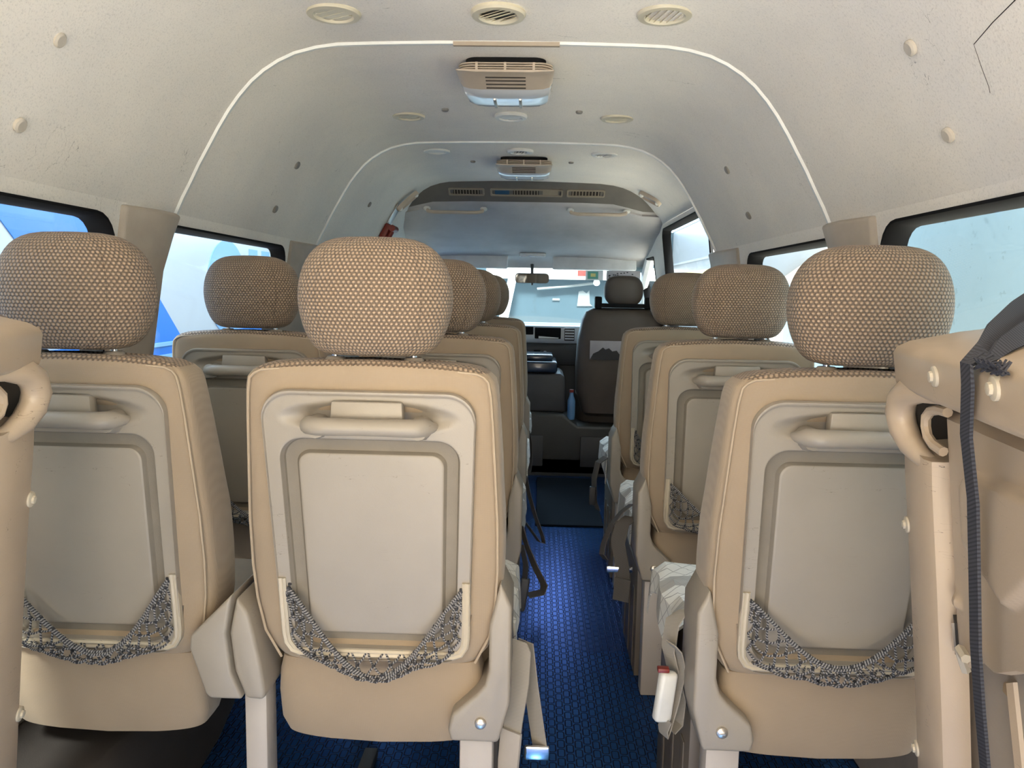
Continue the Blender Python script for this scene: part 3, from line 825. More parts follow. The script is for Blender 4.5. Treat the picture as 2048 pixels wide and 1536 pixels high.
def g_head():
    K = 56; rings = []; uvr = []; zc = 1.054; v = 0; prev = None
    for k in range(25):
        f = math.radians(-88 + 176 * k / 24); c = math.cos(f)
        if f < 0: w = .121 * c ** .28; d = .060 * c ** .45; z = zc + .090 * math.sin(f)
        else: w = .121 * c ** .52; d = .060 * c ** .65; z = zc + .094 * math.sin(f)
        w *= 1 - .06 * smooth(0, -.09, z - zc)
        r = sring(w, .052 - d, .052 + d, z, 2.9, K)
        r = [(x, y + .012 * (x / .12) ** 2, zz) for x, y, zz in r]
        rings.append(r)
        if prev is not None: v += math.hypot(abs(w - prev[0]) * .6, z - prev[1])
        prev = (w, z)
        u = [0]
        for i in range(K): u.append(u[-1] + (Vector(r[(i + 1) % K]) - Vector(r[i])).length)
        rear_mid = u[int(K * .75)]; tot = u[-1]
        sc = .66 / max(tot, .2) if tot > .3 else .66 / .3
        uvr.append([((a - rear_mid) * (.62 / tot if tot > .28 else 1.6), v) for a in u])
    return MB().loft(rings, True, True, uvr).mesh('headrest', 'hmesh')
def g_post():
    return MB().tube([(0, .052, .925), (0, .052, .985)], .0055, 10).mesh('headrest_post', 'chrome')
def g_guide():
    mb = MB().tube([(0, .052, .945), (0, .052, .9585), (0, .052, .962)], [.016, .016, .013], 12)
    return mb.mesh('post_guide', 'trim')
def g_bracket(s):
    # hinge cover on the aisle side; drawn for a seat whose aisle side is +x
    pol = [(.205, .600), (.224, .560), (.224, .395), (.206, .325), (.127, .325), (.122, .345), (.128, .372), (.150, .392), (.168, .408), (.182, .425), (.188, .450), (.188, .525), (.196, .56)]
    pol = [(s * x, z) for x, z in pol]
    mb = MB().prism(pol, 'y', .045, .16)
    return mb.mesh('hinge_cover', 'plastic', bevel=.006, seg=3, angle=30)
def g_post_leg(s):
    mb = MB().box(min(s * .140, s * .196), max(s * .140, s * .196), .062, .11, 0, .318)
    return mb.mesh('leg', 'grey_leg', bevel=.004)
def g_screw(s):
    mb = MB().tube([(s * .176, .046, .360), (s * .176, .040, .360), (s * .176, .038, .360)], [.010, .009, .006], 14)
    mb.box(s * .176 - .004, s * .176 + .004, .0365, .039, .359, .361); return mb.mesh('screw', 'screw')
def g_cushion():
    rings = []
    for z, w, y0, y1 in ((.330, .19, .16, .47), (.335, .205, .14, .49), (.37, .212, .13, .51), (.43, .212, .125, .515), (.46, .205, .13, .505), (.470, .18, .15, .48)):
        rings.append(sring(w, y0, y1, z, 5, 44))
    return MB().loft(rings).mesh('seat_cushion', 'wood')
def g_base(s):
    mb = MB(); x0, x1 = sorted((s * .150, s * .200))
    mb.box(x0, x1, .17, .50, 0, .31)
    for k in range(3): 
        y = .21 + .10 * k; mb.box(min(s * .20, s * .203), max(s * .20, s * .203), y, y + .03, .01, .24)
    return mb.mesh('base_cover', 'base', bevel=.004)
def g_rail():
    mb = MB().box(-.12, -.09, .10, .50, .0, .022)
    mb.tube([(-.105, .15, .022), (-.105, .15, .030)], .010, 10)
    return mb.mesh('floor_rail', 'dash', bevel=.003)
def g_midleg(): return MB().box(-.226, -.188, .065, .115, 0, .391).mesh('leg', 'grey_leg', bevel=.004)
# local x of the middle covers is measured from each seat's own centre
def g_mid_aisle():
    pol = [(-.225, .565), (-.237, .505), (-.230, .44), (-.212, .392), (-.182, .390), (-.180, .405), (-.186, .45), (-.196, .50), (-.205, .54)]
    return MB().prism(pol, 'y', .035, .17).mesh('hinge_cover', 'plastic', bevel=.007, seg=3, angle=25)
def g_mid_window():
    pol = [(.250, .572), (.180, .500), (.178, .478), (.203, .400), (.211, .393), (.264, .393), (.246, .44), (.239, .505)]
    return MB().prism(pol, 'y', .030, .17).mesh('hinge_cover', 'plastic', bevel=.008, seg=3, angle=25)
def g_cover(s, seed):
    rnd = random.Random(seed); mb = MB(); rings = []; XS = [-.222, -.220, -.218, -.20, -.14, -.07, 0, .07, .14, .20, .218, .220, .222]
    for k in range(22):
        t = k / 21; y = lerp(.205, .52, t / .9) if t < .9 else .52 + .012 * smooth(.9, 1, t)
        fh = 0 if t < .88 else -.05 * (t - .88) / .12
        hang = .050 + .020 * math.sin(t * 9 + seed) + .05 * (1 - t)
        ring = []
        for x in XS:
            z = .474 + .004 * math.sin(x * 70) * math.sin(y * 60)
            if abs(x) > .21: z = .474 - hang * {.218: .15, .220: .6, .222: 1}[abs(x)]
            xx = x + (math.copysign(.005, x) * (1 + math.sin(y * 40 + seed)) if abs(x) > .215 else 0)
            ring.append((xx, y, z + fh + .006 * (abs(x) < .21)))
        rings.append(ring + [(x * .985, y, z - .004) for x, y, z in ring[::-1]])
    mb.loft(rings, True, True)
    return mb.mesh('seat_cover', 'quilt')
G = {}
def get(k, f, *a):
    if k not in G: G[k] = f(*a)
    return G[k]
def make_seat(cx, y0, side, where, net, mid=False, window=False, rot=0, hx=0):
    t = thing('passenger_seat', (cx, y0, 0), where, 'seat', 'beige passenger seats with honeycomb headrests')
    t.rotation_euler = (0, 0, rot)
    b = link('backrest', get('back', g_back), t)
    link('piping', get('pipe', g_pipe), b)
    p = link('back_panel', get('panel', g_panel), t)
    link('handle', get('handle', g_handle), p); link('handle_block', get('block', g_block), p); link('net_holder', get('slot', g_slot), p)
    link('storage_net', get('net' + str(net), g_net, *NETS[net]), t)
    link('lower_flap', get('flap', g_flap), t)
    link('headrest', get('head', g_head), t, loc=(hx, 0, 0))
    for x in (-.062, .062):
        link('headrest_post', get('post', g_post), t, loc=(x + hx, 0, 0)); link('post_guide', get('guide', g_guide), t, loc=(x + hx, 0, 0))
    link('seat_cushion', get('cush', g_cushion), t)
    if not window:
        h = link('hinge_cover', get('br%d' % side, g_bracket, side), t); link('screw', get('scr%d' % side, g_screw, side), h)
        link('leg', get('leg%d' % side, g_post_leg, side), t); link('base_cover', get('base%d' % side, g_base, side), t)
    if mid: link('hinge_cover', get('mida', g_mid_aisle), t); link('leg', get('midl', g_midleg), t)
    if window: link('hinge_cover', get('midw', g_mid_window), t)
    link('floor_rail', get('rail', g_rail), t)
    return t
NETS = {'tight': (.150, .0, 3, .585), 'open': (.098, .012, 5, .585, .0), 'loose': (.125, .006, 8, .590, .02)}
YR = [1.15, 1.905, 2.66, 3.415]
A1 = make_seat(-.175, YR[0], 1, 'beige seat nearest the camera left of the aisle, sunlit headrest, net hanging below its panel', 'tight', mid=True)
A2 = make_seat(-.175, YR[1], 1, 'aisle seat directly in front of the sunlit nearest seat, second of its row line', 'tight', mid=True)
A3 = make_seat(-.175, YR[2], 1, 'third seat along the left edge of the aisle, mostly hidden behind two seats', 'tight', mid=True)
A4 = make_seat(-.175, YR[3], 1, 'farthest passenger seat along the left edge of the aisle, beside the cab step', 'tight', mid=True)
B1 = make_seat(-.655, YR[0], 1, 'beige window seat at the left edge, partly behind the folded metal seat', 'loose', window=True)
B2 = make_seat(-.655, YR[1], 1, 'dark shaded seat beside the left window with the blue and white bus outside', 'loose', window=True)
R1 = make_seat(.572, YR[0], -1, 'beige single seat nearest on the right, beside the strapped folded seat', 'open', hx=.018)
R2 = make_seat(.572, YR[1], -1, 'single seat on the right directly in front of the nearest right seat', 'open', hx=.016)
R3 = make_seat(.572, YR[2], -1, 'farthest single seat on the right, just behind the driver seat', 'tight', hx=.016)
for s, nm in ((R1, 'white quilted cover on the cushion of the nearest right seat'), (R2, 'white quilted cover on the cushion of the middle right seat'), (R3, 'white quilted cover on the cushion of the farthest right seat'),
              (A1, 'white quilted cover on the cushion of the nearest seat left of the aisle'), (A2, 'white quilted cover on the cushion of the second seat left of the aisle'), (A3, 'white quilted cover on the cushion of the third seat left of the aisle'), (A4, 'white quilted cover on the cushion of the farthest seat left of the aisle')):
    k = round(s.location.y * 10) % 3
    link('seat_cover', get('cover%d' % k, g_cover, 1, k * 2 + 1), None, nm, 'seat cover', 'quilted covers on the seat cushions', loc=tuple(s.location))

# seat belts hanging beside the seats (parts of their seats)
def local(seat, pts): return [Vector(p) - Vector(seat.location) for p in pts]
def belt(seat, pts, wd, w, mat, name='seat_belt'):
    return obj(name, MB().ribbon(local(seat, pts), wd, w), mat, seat)
# nearest left seat: two long straps with a stitched tag and a buckle plate
b = belt(A1, [(.058, 1.27, .47), (.066, 1.265, .455), (.064, 1.26, .40), (.054, 1.255, .33), (.048, 1.25, .26), (.046, 1.25, .14)], (.8, -.5, 0), .036, 'belt')
obj('stitched_tag', MB().ribbon(local(A1, [(.051, 1.25, .315), (.047, 1.245, .26), (.047, 1.245, .235)]), (.8, -.5, 0), .040, .003), 'greyseam', b)
b = belt(A1, [(.072, 1.30, .455), (.082, 1.295, .38), (.095, 1.29, .30), (.104, 1.285, .25)], (.7, -.6, 0), .034, 'belt')
obj('buckle_plate', MB().box(-.022, .022, -.004, .004, -.014, .012), 'chrome', b, bevel=.003, loc=tuple(local(A1, [(.096, 1.275, .262)])[0]))
# nearest right seat: belt loop with pale buckle
b = belt(R1, [(.372, 1.32, .50), (.350, 1.315, .515), (.330, 1.31, .495), (.322, 1.30, .45), (.336, 1.31, .40), (.350, 1.32, .35), (.345, 1.31, .31), (.330, 1.30, .30)], [(.3, -1, .4), (.3, -1, .4), (.5, -1, 0), (.5, -1, 0), (.5, -1, 0), (.5, -1, 0), (.5, -1, 0), (.5, -1, 0)], .036, 'belt')
bk = obj('buckle', MB().box(-.016, .016, -.010, .010, -.045, .045), 'ventw', b, bevel=.007, seg=3, loc=tuple(local(R1, [(.316, 1.275, .375)])[0])); bk.rotation_euler = (0, .12, .3)
obj('release_button', MB().box(-.010, .010, -.007, .007, -.003, .005), 'red', b, bevel=.002, loc=tuple(local(R1, [(.311, 1.275, .423)])[0]))
obj('belt_loop', MB().ribbon(local(R1, [(.322, 1.28, .47), (.335, 1.285, .455), (.345, 1.29, .42), (.335, 1.29, .36), (.322, 1.285, .31), (.318, 1.28, .30), (.315, 1.275, .315), (.320, 1.27, .335)]), (.4, -1, .1), .030), 'belt', b)
# second right seat: dark looped belt
b = belt(R2, [(.345, 2.06, .50), (.318, 2.05, .48), (.290, 2.05, .44), (.272, 2.05, .39), (.268, 2.05, .36), (.280, 2.05, .345)], (.3, -1, .3), .034, 'dbelt')
b2 = belt(R2, [(.345, 2.04, .47), (.318, 2.02, .455), (.306, 2.0, .41), (.318, 1.99, .35), (.322, 1.98, .30), (.315, 1.98, .26)], (.9, -.5, 0), .040, 'dbelt')
obj('stitched_tag', MB().ribbon(local(R2, [(.320, 1.976, .32), (.316, 1.974, .26)]), (.9, -.5, 0), .044, .003), 'dbelt', b2)
obj('buckle_plate', MB().box(-.035, .035, -.003, .003, -.008, .008), 'chrome', b2, bevel=.002, loc=tuple(local(R2, [(.312, 1.995, .338)])[0]))
# third right seat
b = belt(R3, [(.345, 2.86, .46), (.315, 2.85, .44), (.302, 2.84, .38), (.305, 2.84, .30), (.32, 2.84, .26)], (.5, -1, 0), .036, 'dbelt')
obj('buckle', MB().box(-.012, .012, -.010, .010, -.035, .035), 'dash', b, bevel=.004, loc=tuple(local(R3, [(.296, 2.82, .32)])[0]))
# second left seat: triangular hanging loop and buckle
b = belt(A2, [(.046, 2.02, .445), (.060, 2.01, .40), (.085, 2.0, .34), (.112, 1.99, .29), (.108, 1.985, .272), (.07, 1.985, .262)], [(.4, -.9, 0), (.4, -.9, 0), (.5, -.8, .1), (.5, -.8, .2), (.3, -1, 0), (.3, -1, 0)], .036, 'dbelt')
bk = obj('buckle', MB().box(-.012, .012, -.009, .009, -.045, .045), 'dash', b, bevel=.005, seg=3, loc=tuple(local(A2, [(.056, 1.97, .270)])[0])); bk.rotation_euler = (0, .15, 0)
obj('buckle_stalk', MB().ribbon(local(A2, [(.050, 1.99, .40), (.062, 1.975, .35), (.060, 1.972, .31)]), (.8, -.6, 0), .016, .002), 'dash', b)
# third left seat
b = belt(A3, [(.044, 2.78, .40), (.060, 2.77, .33), (.085, 2.76, .25), (.112, 2.755, .18), (.118, 2.75, .155), (.10, 2.75, .160), (.06, 2.75, .215), (.045, 2.75, .235)], [(.6, -.8, 0)] * 8, .024, 'dbelt')
belt(A4, [(.044, 3.5, .44), (.056, 3.5, .38), (.060, 3.5, .30), (.052, 3.5, .24)], (.5, -1, 0), .03, 'dbelt')

# ------------------------------------------------------------------ folded seats stowed against the side walls
Oq = Vector((.499, .890, .958)); hq = Vector((-.193, -.981, 0)).normalized(); wq = Vector((.131, 0, -.991)).normalized(); nq = hq.cross(wq).normalized()
if nq.x < 0: nq = -nq
def folded(sgn, label, strap):
    def T(a, b, d):
        p = Oq + hq * a + wq * b + nq * d
        return Vector((p.x if sgn > 0 else -.0105 - p.x, p.y, p.z))
    base = Vector((.72 if sgn > 0 else -.73, .60, 0))
    root = thing('folded_seat', base, label, 'folded seat')
    def put(name, mb, mat, parent=root, **k):
        mb.xf(lambda p: T(*p) - base); return obj(name, mb, mat, parent, **k)
    # pan border: loft of sections running round the panel (a, b, d)
    mb = MB()
    # left border strip with a rounded outer edge
    def strip(path, prof):
        rings = []
        for i, (a, b) in enumerate(path):
            q = path[max(i - 1, 0)]; r = path[min(i + 1, len(path) - 1)]
            t = Vector((r[0] - q[0], r[1] - q[1])).normalized(); nn = Vector((-t.y, t.x))
            rings.append([(a + nn.x * u, b + nn.y * u, d) for u, d in prof])
        mb.loft(rings)
    side = [(.034, .052), (.030, .09), (.028, .20), (.022, .32), (.012, .46), (0, .62)]
    strip(side, [(.036, .060), (.040, .012), (.034, .002), (.024, -.002), (-.052, -.002), (-.062, .003), (-.066, .014), (-.066, .030)])
    put('side_border', mb, 'metalpan')
    mb = MB()
    strip([(.03, -.045), (.12, -.043), (.22, -.044), (.34, -.045), (.48, -.048), (.66, -.05)], [(.030, .045), (.032, -.006), (.026, -.012), (-.008, -.013), (-.014, -.009), (-.019, .004), (-.024, .055), (-.026, .14), (-.018, .16)])
    put('top_border', mb, 'metalpan', bevel=.002)
    # hooked corner
    mb = MB()
    pts = [(.12, -.012), (.085, -.014), (.052, -.010), (.032, .001), (.024, .017), (.026, .034), (.040, .050), (.062, .061), (.088, .068)]
    mb.tube([(a, b, d) for (a, b), d in zip(pts, (.010, .0, -.005, -.007, -.008, -.006, -.002, .004, .012))], [.008, .012, .0155, .0175, .018, .0175, .0155, .012, .007], 12, ry=.85); put('corner_hook', mb, 'metalpan')
    # inner metal pan with embossed relief
    mb = MB(); NA, NB = 70, 78; vs = []; fs = []
    def height(a, b):
        d = .016
        # embossed frame
        x0, y0 = .158, .052
        e1 = a - x0; e2 = b - (y0 - .012 * (a - .16) / .18 * 1.2)
        r = .03; q = min(e1, e2) if (e1 > r or e2 > r) else r - math.hypot(max(r - e1, 0), max(r - e2, 0))
        bot = lerp(.150, .158, 0) - max(0, a - .262) * .75 + max(0, .262 - a) * -.25
        q = min(q, bot - b) if True else q
        d -= .010 * smooth(-.004, .006, q)
        # bump and latch boss
        d -= .006 * smooth(.011, .004, math.hypot(a - .118, b - .201))
        return d
    def lower(a):   # lower cut edge of the pan
        return interp(a, [.06, .10, .13, .155, .18, .21, .26, .32, .50], [.225, .262, .268, .238, .236, .232, .205, .18, .12])
    for j in range(NB + 1):
        for i in range(NA + 1):
            a = lerp(.094, .56, i / NA); b0 = .002
            b = lerp(b0, lower(a), j / NB); edge = min(j / 3, 1, i / 2)
            vs.append((a, b, height(a, b) + (1 - edge) * .012 * (1 if j < 3 else 1)))
    for j in range(NB):
        for i in range(NA): k = j * (NA + 1) + i; fs.append((k, k + 1, k + NA + 2, k + NA + 1))
    # rolled lower lip gives the pan its thickness
    k0 = len(vs)
    for i in range(NA + 1):
        p = vs[NB * (NA + 1) + i]; vs.append((p[0], p[1] + .002, p[2] + .012))
    for i in range(NA): fs.append((NB * (NA + 1) + i, NB * (NA + 1) + i + 1, k0 + i + 1, k0 + i))
    mb.add(vs, fs); put('seat_pan', mb, 'metalpan')
    # lower frame behind the pan
    mb = MB().prism([(-.05, .10), (.66, .0), (.66, .62), (-.02, .70)], 'z', .052, .075); put('back_sheet', mb, 'metalpan')
    mb = MB().tube([(a, b, .050) for a, b in ((.16, .275), (.170, .262), (.176, .30), (.186, .36), (.195, .45), (.20, .60))], .012, 8); put('pressed_ridge', mb, 'metalpan')
    mb = MB().tube([(.125, .003, .012), (.105, .003, .009), (.090, .006, .006), (.080, .014, .004), (.077, .024, .004), (.082, .034, .004), (.094, .041, .006), (.112, .045, .010)], .0052, 8); put('wire_loop', mb, 'metalpan')
    put('slot_shade_plate', MB().prism([(.012, -.012), (.020, -.012), (.020, .092), (.012, .092)], 'z', .006, .060), 'dark')  # dark plate added so the gap inside the hook looks deep in shade
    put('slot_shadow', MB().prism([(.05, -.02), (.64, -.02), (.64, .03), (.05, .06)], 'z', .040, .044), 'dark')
    for nm, pol in (('pin_hole', rrect(.0875, .195, .003, .008, .003, 4)), ('latch_slot', [(.100, .222), (.108, .228), (.110, .262), (.100, .266), (.103, .245)])):
        put(nm, MB().prism(pol, 'z', .0145, .019), 'dark')
    put('latch', MB().prism([(.099, .232), (.103, .230), (.105, .26), (.099, .262)], 'z', .0125, .0150), 'screw')
    put('bent_tab', MB().tube([(.128, .270, .016), (.136, .250, .010), (.148, .238, .006), (.165, .240, .006)], .005, 6), 'cream')
    for (a, b) in ((.182, -.041), (.328, -.047), (.004, .152), (-.012, .440)):
        d = -.012 if b < 0 else -.001
        mb = MB().tube([(a, b, d + .003), (a, b, d - .003), (a, b, d - .004)], [.0105, .0095, .007], 16)
        mb.tube([(a, b, d - .002), (a, b, d - .0065), (a, b, d - .007)], [.0055, .005, .003], 8); put('rivet', mb, 'cream')
    # padded seat behind the pan
    mb = MB()
    rings = []
    for d, e in ((.045, 0), (.06, .0), (.11, .0), (.16, .01), (.185, .03)):
        rings.append([(a, b, d) for a, b in rrect(.33, .26, .30 - e, .30 - e, .06, 6)])
    mb.loft(rings); put('seat_pad', mb, 'weave', bevel=0)
    mb = MB()
    mb.ball(Vector((.70 * sgn, .95, .983)) - base, .1, 24, 14, (1.3, .9, .62)); obj('headrest', mb, 'arest', root)
    if strap:
        # navy tie-down strap: from the wall above, over the top border, down the pan
        t = thing('tie_down_strap', (.46, .66, 1.0), 'navy blue webbing strap tied over the folded seat', 'strap')
        L = Vector((.46, .66, 1.0))
        P = [Vector((.84, 1.0, 1.146)), Vector((.624, .82, 1.079)), Vector((.524, .72, 1.053)), Vector((.468, .660, 1.037)), Vector((.438, .626, 1.027)), T(.288, -.062, -.019), T(.287, -.045, -.0185), T(.263, 0, -.014), T(.246, .06, -.006), T(.235, .12, -.004), T(.225, .20, -.003), T(.218, .26, .0), T(.207, .34, .006), T(.190, .50, .02), T(.18, .62, .03)]
        wv = Vector((.35, -.55, -.75)).normalized()
        wd = [wv] * 4 + [wv + hq, hq] + [hq] * 9
        obj('webbing', MB().ribbon([p - L for p in P], wd, [.044, .042, .036, .028, .022] + [.023] * 10, .0014), 'strap', t)
        P2 = [Vector((.80, .95, 1.115)), Vector((.580, .75, 1.062)), Vector((.489, .66, 1.040)), Vector((.455, .630, 1.031)), Vector((.436, .612, 1.022))]
        obj('loose_end', MB().ribbon([p - L for p in P2], [wv] * 5, [.026, .022, .018, .014, .008], .0025), 'strap', t)
        mb = MB(); rnd = random.Random(2)
        for i in range(26): 
            a = lerp(.29, .345, i / 25); mb.tube([T(a, -.066 + rnd.uniform(-.005, .003), -.008) - L, T(a + .005, -.063 + rnd.uniform(-.005, .005), -.016) - L, T(a + .008, -.060, -.012) - L], .0011, 4)
        obj('frayed_knot', mb, 'strap', t)
    return root
folded(1, 'brown metal seat pan folded up at the right edge, held by a navy strap', True)
folded(-1, 'brown metal seat pan folded up at the left edge, only its riveted border showing', False)

# ------------------------------------------------------------------ ceiling fittings
def vent(x, y, label, state, seed, mat='vent', r=.056, ang=52, tl0=.7):
    t = thing('round_air_vent', (x, y, 1.637), label, 'air vent', 'round air vents in the ceiling')
    prof = [(r, .004), (r + .001, -.003), (r - .002, -.0075), (r - .014, -.0085), (r - .017, -.006), (r - .020, .0)]
    obj('vent_ring', MB().loft([[(a * math.cos(2 * PI * k / 40), a * math.sin(2 * PI * k / 40), z) for k in range(40)] for a, z in prof], True, False), mat, t)
    ri = r - .018
    obj('vent_well', MB().tube([(0, 0, .0035), (0, 0, .001)], ri + .002, 32), 'dark', t)
    rnd = random.Random(seed)
    if state == 'shut':
        n = 4; tilt = .06
    else: n = 6; tilt = tl0
    for i in range(n):
        u = lerp(-ri, ri, (i + .5) / n); L = math.sqrt(max(ri * ri - u * u, 0)) * .97; wdt = ri / n * (1.0 if state == 'shut' else .8)
        tl = tilt + (rnd.uniform(-.28, .28) if state == 'open' else 0)
        c, s = math.cos(tl), math.sin(tl); mb = MB()
        q = MB().box(-wdt, wdt, -L, L, -.0008, .0008)
        q.xf(lambda p: Vector((u + p.x * c, p.y, -.004 + p.x * s * .55 + p.z)))
        rot = math.radians(ang if state == 'open' else 60)
        q.xf(lambda p: Vector((p.x * math.cos(rot) - p.y * math.sin(rot), p.x * math.sin(rot) + p.y * math.cos(rot), p.z)))
        obj('louvre', q, mat, t)
vent(-.358, 1.66, 'cream round ceiling vent with shut louvres, left of the three nearest', 'shut', 1)
vent(-.016, 1.66, 'cream round ceiling vent with open louvres, middle of the three nearest', 'open', 2)
vent(.324, 1.655, 'cream round ceiling vent with open bent louvres, right of the three nearest', 'open', 3, ang=14, tl0=1.1)
vent(-.360, 2.59, 'shut beige round vent left of the white one beyond the large ceiling lamp', 'shut', 4, 'vent', .053)
vent(-.025, 2.585, 'white round ceiling vent just beyond the large near lamp', 'shut', 5, 'ventw', .053)
vent(.320, 2.59, 'shut beige round vent right of the white one beyond the large ceiling lamp', 'shut', 6, 'vent', .053)
vent(-.350, 3.21, 'white shut round vent beyond the far ceiling rib, left of three', 'shut', 7, 'ventw', .053)
vent(-.010, 3.20, 'white round vent with dark open louvres directly behind the far ceiling lamp', 'open', 8, 'ventw', .053, ang=14, tl0=.8)
vent(.333, 3.24, 'white round vent with dark open louvres beyond the far rib, right of three', 'open', 9, 'ventw', .053, ang=14, tl0=.9)
def lamp(x, y, label):
    t = thing('ceiling_lamp', (x, y, 1.637), label, 'ceiling lamp', 'ventilator lamps along the ceiling')
    def R(hx, y0, y1, r, z): return [(a, b, z) for a, b in rrect(0, (y0 + y1) / 2, hx, (y1 - y0) / 2, r, 6)]
    obj('dark_collar', MB().loft([R(.100, .01, .235, .03, .004), R(.100, .01, .235, .03, -.012)]), 'black', t)
    mb = MB()
    for k in range(3):
        z = -.012 - k * .0058; mb.loft([R(.117, 0, .25, .035, z), R(.118, -.001, .25, .035, z - .0015), R(.117, 0, .25, .035, z - .0030)])
    for xx in (-.07, 0, .07): mb.box(xx - .003, xx + .003, -.0015, .01, -.030, -.012)
    obj('grille_rings', mb, 'lampb', t)
    # body that slopes down towards the front; the rear half is beige, the front half a glossy lens
    def body(y0, y1, n):
        out = []
        return out
    sec = []
    for k in range(13):
        v = k / 12; yy = lerp(-.004, .262, v)
        zb = -.034 - .026 * smooth(0, .5, v) + .012 * smooth(.9, 1, v); hx = lerp(.120, .110, v) - (.012 * smooth(.85, 1, v))
        if k == 0: zb = -.034
        row = [(-hx, yy, -.030), (-hx - .001, yy, lerp(-.030, zb, .35)), (-hx + .006, yy, lerp(-.03, zb, .8)), (-hx + .022, yy, zb)]
        row += [(u * (hx - .03), yy, zb - .002) for u in (-.75, -.4, 0, .4, .75)]
        row += [(-a, b, c) for a, b, c in row[:4][::-1]]
        sec.append(row)
    obj('housing', MB().loft(sec[:5] , True, True), 'lampb', t)
    obj('lens', MB().loft(sec[4:], True, True), 'lens', t)
    mb = MB()
    for k in range(4):
        yy = lerp(.026, .074, k / 3); v = (yy + .004) / .266; zs = -.036 - .026 * smooth(0, .5, v)
        mb.box(-.050, .050, yy, yy + .005, zs - .0022, zs + .002)
    g = obj('speaker_grille', mb, 'dark', t)
    for k in (-.034, .034): obj('lens_catch', MB().box(k - .004, k + .004, .150, .240, -.066, -.055), 'screw', t, bevel=.002)
    return t
lamp(-.015, 1.955, 'large beige ceiling lamp with a glossy white lens, just beyond the near rib')
lamp(.002, 3.33, 'smaller-looking dark-topped ceiling lamp with white lens, before the air outlets')
def clip(x, y, z, nrm, label, mat, grp, r=.0125):
    n = Vector(nrm).normalized(); q = n.to_track_quat('Z', 'Y')
    mb = MB().tube([(0, 0, -.003), (0, 0, .002), (0, 0, .0045)], [r, r, r * .75], 16)
    mb.xf(lambda p: q @ p)
    return obj('lining_clip', mb, mat, label=label, cat='clip', group=grp, loc=(x + n.x * .003, y, z + n.z * .003))
gnr, gfr = 'round clips in the near ceiling lining', 'round clips in the far ceiling lining'
for (x, y, z, lab, mt) in ((-.684, 1.24, 1.449, 'pale round clip in the lining high at the left edge, upper one', 'clip'), (-.755, 1.24, 1.318, 'pale round clip in the lining low above the left rear window', 'clip'),
        (.640, 1.245, 1.449, 'pale round clip in the lining high on the right, upper one', 'clip'), (.712, 1.255, 1.323, 'pale round clip low above the right rear window', 'clip'),
        (-.682, 2.43, 1.449, 'dark round clip in the lining high on the left between the two ribs', 'clipd'), (-.757, 2.44, 1.315, 'dark round clip low over the left second window', 'clipd'),
        (.642, 2.41, 1.449, 'dark round clip in the lining high on the right between the ribs', 'clipd'), (.716, 2.42, 1.316, 'dark round clip low over the right second window', 'clipd'),
        (-.684, 3.46, 1.446, 'dark round clip in the lining above the red hammer holder', 'clipd')):
    s = 1 if x > 0 else -1; clip(x, y, z, (-s * .86, 0, -.5), lab, mt, gnr if y < 2 else gfr)
for (x, y, lab) in ((-.229, 2.50, 'small grey ceiling stud left of the white vent'), (.193, 2.51, 'small grey ceiling stud right of the white vent'), (-.224, 3.455, 'small grey ceiling stud left beyond the far lamp vent'), (.205, 3.447, 'small grey ceiling stud right beyond the far lamp vent')):
    clip(x, y, 1.638, (0, 0, -1), lab, 'clipd', gfr, .011)
# hairline crack in the lining
mb = MB().tube([(.672, 1.0, 1.4315), (.678, 1.06, 1.4225), (.684, 1.112, 1.412), (.700, 1.118, 1.385), (.714, 1.122, 1.360), (.7175, 1.125, 1.352)], .0006, 5)
mb.xf(lambda p: Vector((XC + interp(p.z, [b for a, b in PROF][::-1], [a for a, b in PROF][::-1]) - .0004, p.y, p.z)))
obj('lining_crack', mb, 'dark', ceiling)
# hammer holder and card on the left
t = thing('hammer_holder', (-.725, 3.98, 1.37), 'red emergency hammer in its holder on the left lining', 'emergency hammer')
t.rotation_euler = (0, math.radians(28), 0)
obj('bracket', MB().box(.0, .03, -.045, .045, -.06, .045), 'red', t, bevel=.006)
obj('hammer_handle', MB().tube([(.040, -.01, -.11), (.040, -.01, .02)], .014, 10), 'red', t)
obj('hammer_head', MB().tube([(.042, -.055, .035), (.042, .045, .035)], .017, 10), 'red', t)
obj('white_label', MB().box(.030, .034, .005, .04, -.045, -.02), 'white', t)
o = obj('notice_card', MB().box(-.002, .002, -.045, .045, -.062, .062), 'clear', label='shiny silver-white card stuck on the lining above the red hammer', cat='card', loc=(-.672, 3.985, 1.452), bevel=.001)
o.rotation_euler = (0, math.radians(30), 0)

# ------------------------------------------------------------------ outside
o = obj('ground', MB().box(-30, 30, -30, 40, -.75, -.65), 'ground', kind='structure', smooth=False)
# parked bus on the left
B = thing('parked_bus', (-2.9, 3, -.65), 'white parked bus with a blue diagonal band outside the left windows', 'bus')
L = Vector((-2.9, 3, -.65))
def bus(name, mb, mat, **k): mb.xf(lambda p: p - L); return obj(name, mb, mat, B, **k)
bus('body', MB().box(-3.9, -1.9, -3, 6.30, -.35, 2.6), 'buswhite', bevel=.05)
dg = lambda z, y0: y0 - (z - 1.297) * 1.1
bus('blue_band', MB().prism([(dg(.80, 2.80), .80), (dg(2.5, 2.80), 2.5), (dg(2.5, 3.645), 2.5), (dg(.80, 3.645), .80)], 'x', -1.9, -1.896), 'busblue', smooth=False)
bus('blue_skirt', MB().box(-1.9, -1.894, -3, 6.28, -.3, .80), 'busblue', smooth=False)
for z in (.765, .70, .60): bus('pale_line', MB().box(-1.894, -1.885, -3, 6.28, z - .010, z + .010), 'slblue', smooth=False)
ringp = []
mb = MB()
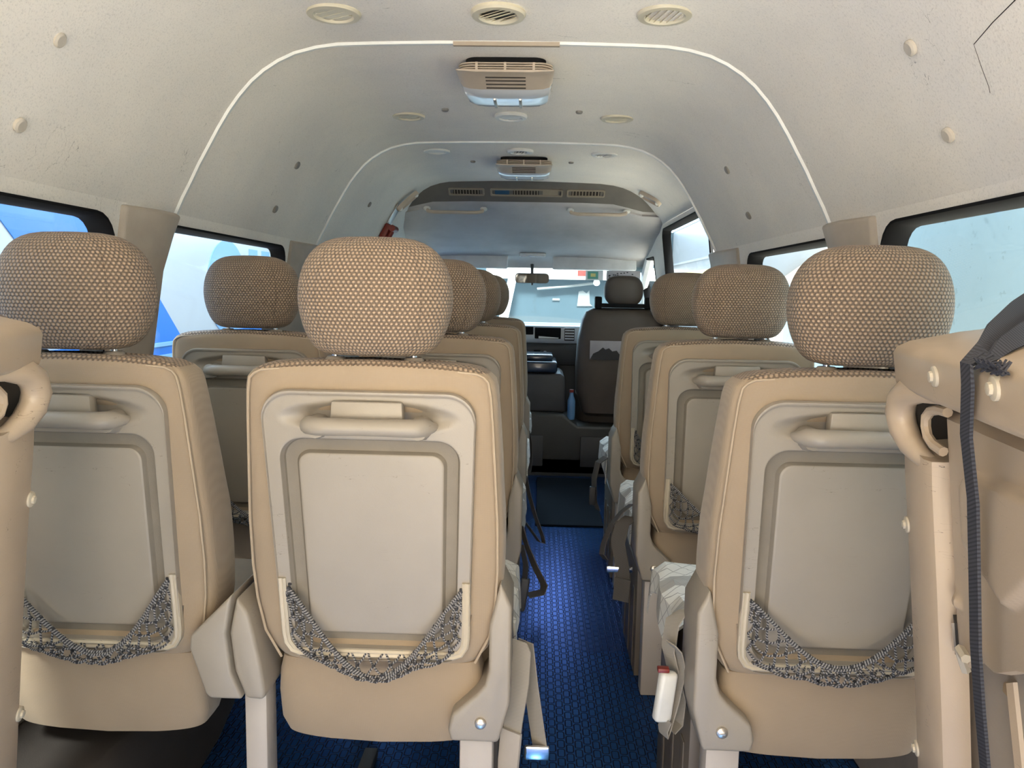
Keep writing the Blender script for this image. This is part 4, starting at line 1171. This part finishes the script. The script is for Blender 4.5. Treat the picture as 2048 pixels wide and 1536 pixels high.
outr = [(4.86 + .31 * math.cos(t), 1.07 + .295 * math.sin(t)) for t in [2 * PI * k / 40 for k in range(40)]]
inr = [(4.86 + .19 * math.cos(t), 1.07 + .165 * math.sin(t)) for t in [2 * PI * k / 40 for k in range(40)]]
mb.loft([[(x, y, z) for y, z in pts] for x, pts in ((-1.9, outr), (-1.895, outr), (-1.895, inr), (-1.9, inr))], True, False)
bus('letter', mb, 'lblue', smooth=False)
for y in (5.23, 5.47): bus('letter', MB().box(-1.9, -1.895, y, y + .15, .85, 1.33), 'lblue', smooth=False)
bus('door_seam', MB().box(-1.9, -1.892, 5.675, 5.70, -.3, 2.4), 'seamg', smooth=False)
bus('blue_end', MB().box(-1.9, -1.896, 5.90, 6.27, .8, 1.30), 'lblue', smooth=False)
bus('wheel', MB().tube([(-2.1, 0, -.25), (-1.92, 0, -.25)], .40, 24), 'black')
# right boundary wall and a white box van beyond it
o = obj('wall_yard_right', MB().box(3.4, 3.7, -8, 18, -.65, 3.6), 'conc', kind='structure', smooth=False)
o = obj('slanted_hoarding', MB().prism([(5.3, 2.9), (5.3, 1.56), (7.28, 1.165), (7.28, -.65), (8.3, -.65), (8.3, 2.9)], 'x', 2.2, 2.36), 'vanw', bevel=.01,
    label='white board with a slanting lower edge outside the second right window', cat='hoarding')
rebase(o, (2.28, 7.8, -.65))
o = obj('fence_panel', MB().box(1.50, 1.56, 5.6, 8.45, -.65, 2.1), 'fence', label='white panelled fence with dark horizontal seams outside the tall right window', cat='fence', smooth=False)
rebase(o, (1.53, 7, -.65))
for z in (1.755, 1.40, .9): obj('seam', MB().box(-.036, -.03, -1.4, 1.45, z + .65 - .010, z + .65 + .010), 'seamg', o, smooth=False)
obj('yellow_line', MB().box(-.036, -.03, -1.4, 1.45, 1.265 + .65, 1.30 + .65), 'yellow', o, smooth=False)
# wall ahead
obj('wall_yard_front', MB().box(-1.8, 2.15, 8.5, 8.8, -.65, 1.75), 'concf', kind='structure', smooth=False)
o = obj('gate_beam', MB().box(-.50, 1.6, 8.36, 8.46, 1.225, 1.36), 'white', label='white horizontal beam before the wall ahead of the windscreen', cat='beam', bevel=.01)
rebase(o, (.5, 8.4, 1.225)); obj('red_patch', MB().box(-.02, .18, -.045, -.038, .04, .10), 'red', o)
o = obj('leaning_post', MB().prism([(-.26, 1.23), (-.17, 1.23), (-.29, .60), (-.40, .60)], 'y', 8.30, 8.36), 'vanw', label='white post slanting down from the beam ahead of the windscreen', cat='post', bevel=.005)
rebase(o, (-.3, 8.33, .6))
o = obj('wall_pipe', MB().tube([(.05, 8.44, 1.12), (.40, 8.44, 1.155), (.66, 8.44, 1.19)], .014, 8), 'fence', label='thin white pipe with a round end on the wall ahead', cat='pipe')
rebase(o, (.4, 8.44, 1.12)); obj('end_disc', MB().tube([(.29, -.02, .078), (.29, -.05, .078)], .035, 16), 'white', o)
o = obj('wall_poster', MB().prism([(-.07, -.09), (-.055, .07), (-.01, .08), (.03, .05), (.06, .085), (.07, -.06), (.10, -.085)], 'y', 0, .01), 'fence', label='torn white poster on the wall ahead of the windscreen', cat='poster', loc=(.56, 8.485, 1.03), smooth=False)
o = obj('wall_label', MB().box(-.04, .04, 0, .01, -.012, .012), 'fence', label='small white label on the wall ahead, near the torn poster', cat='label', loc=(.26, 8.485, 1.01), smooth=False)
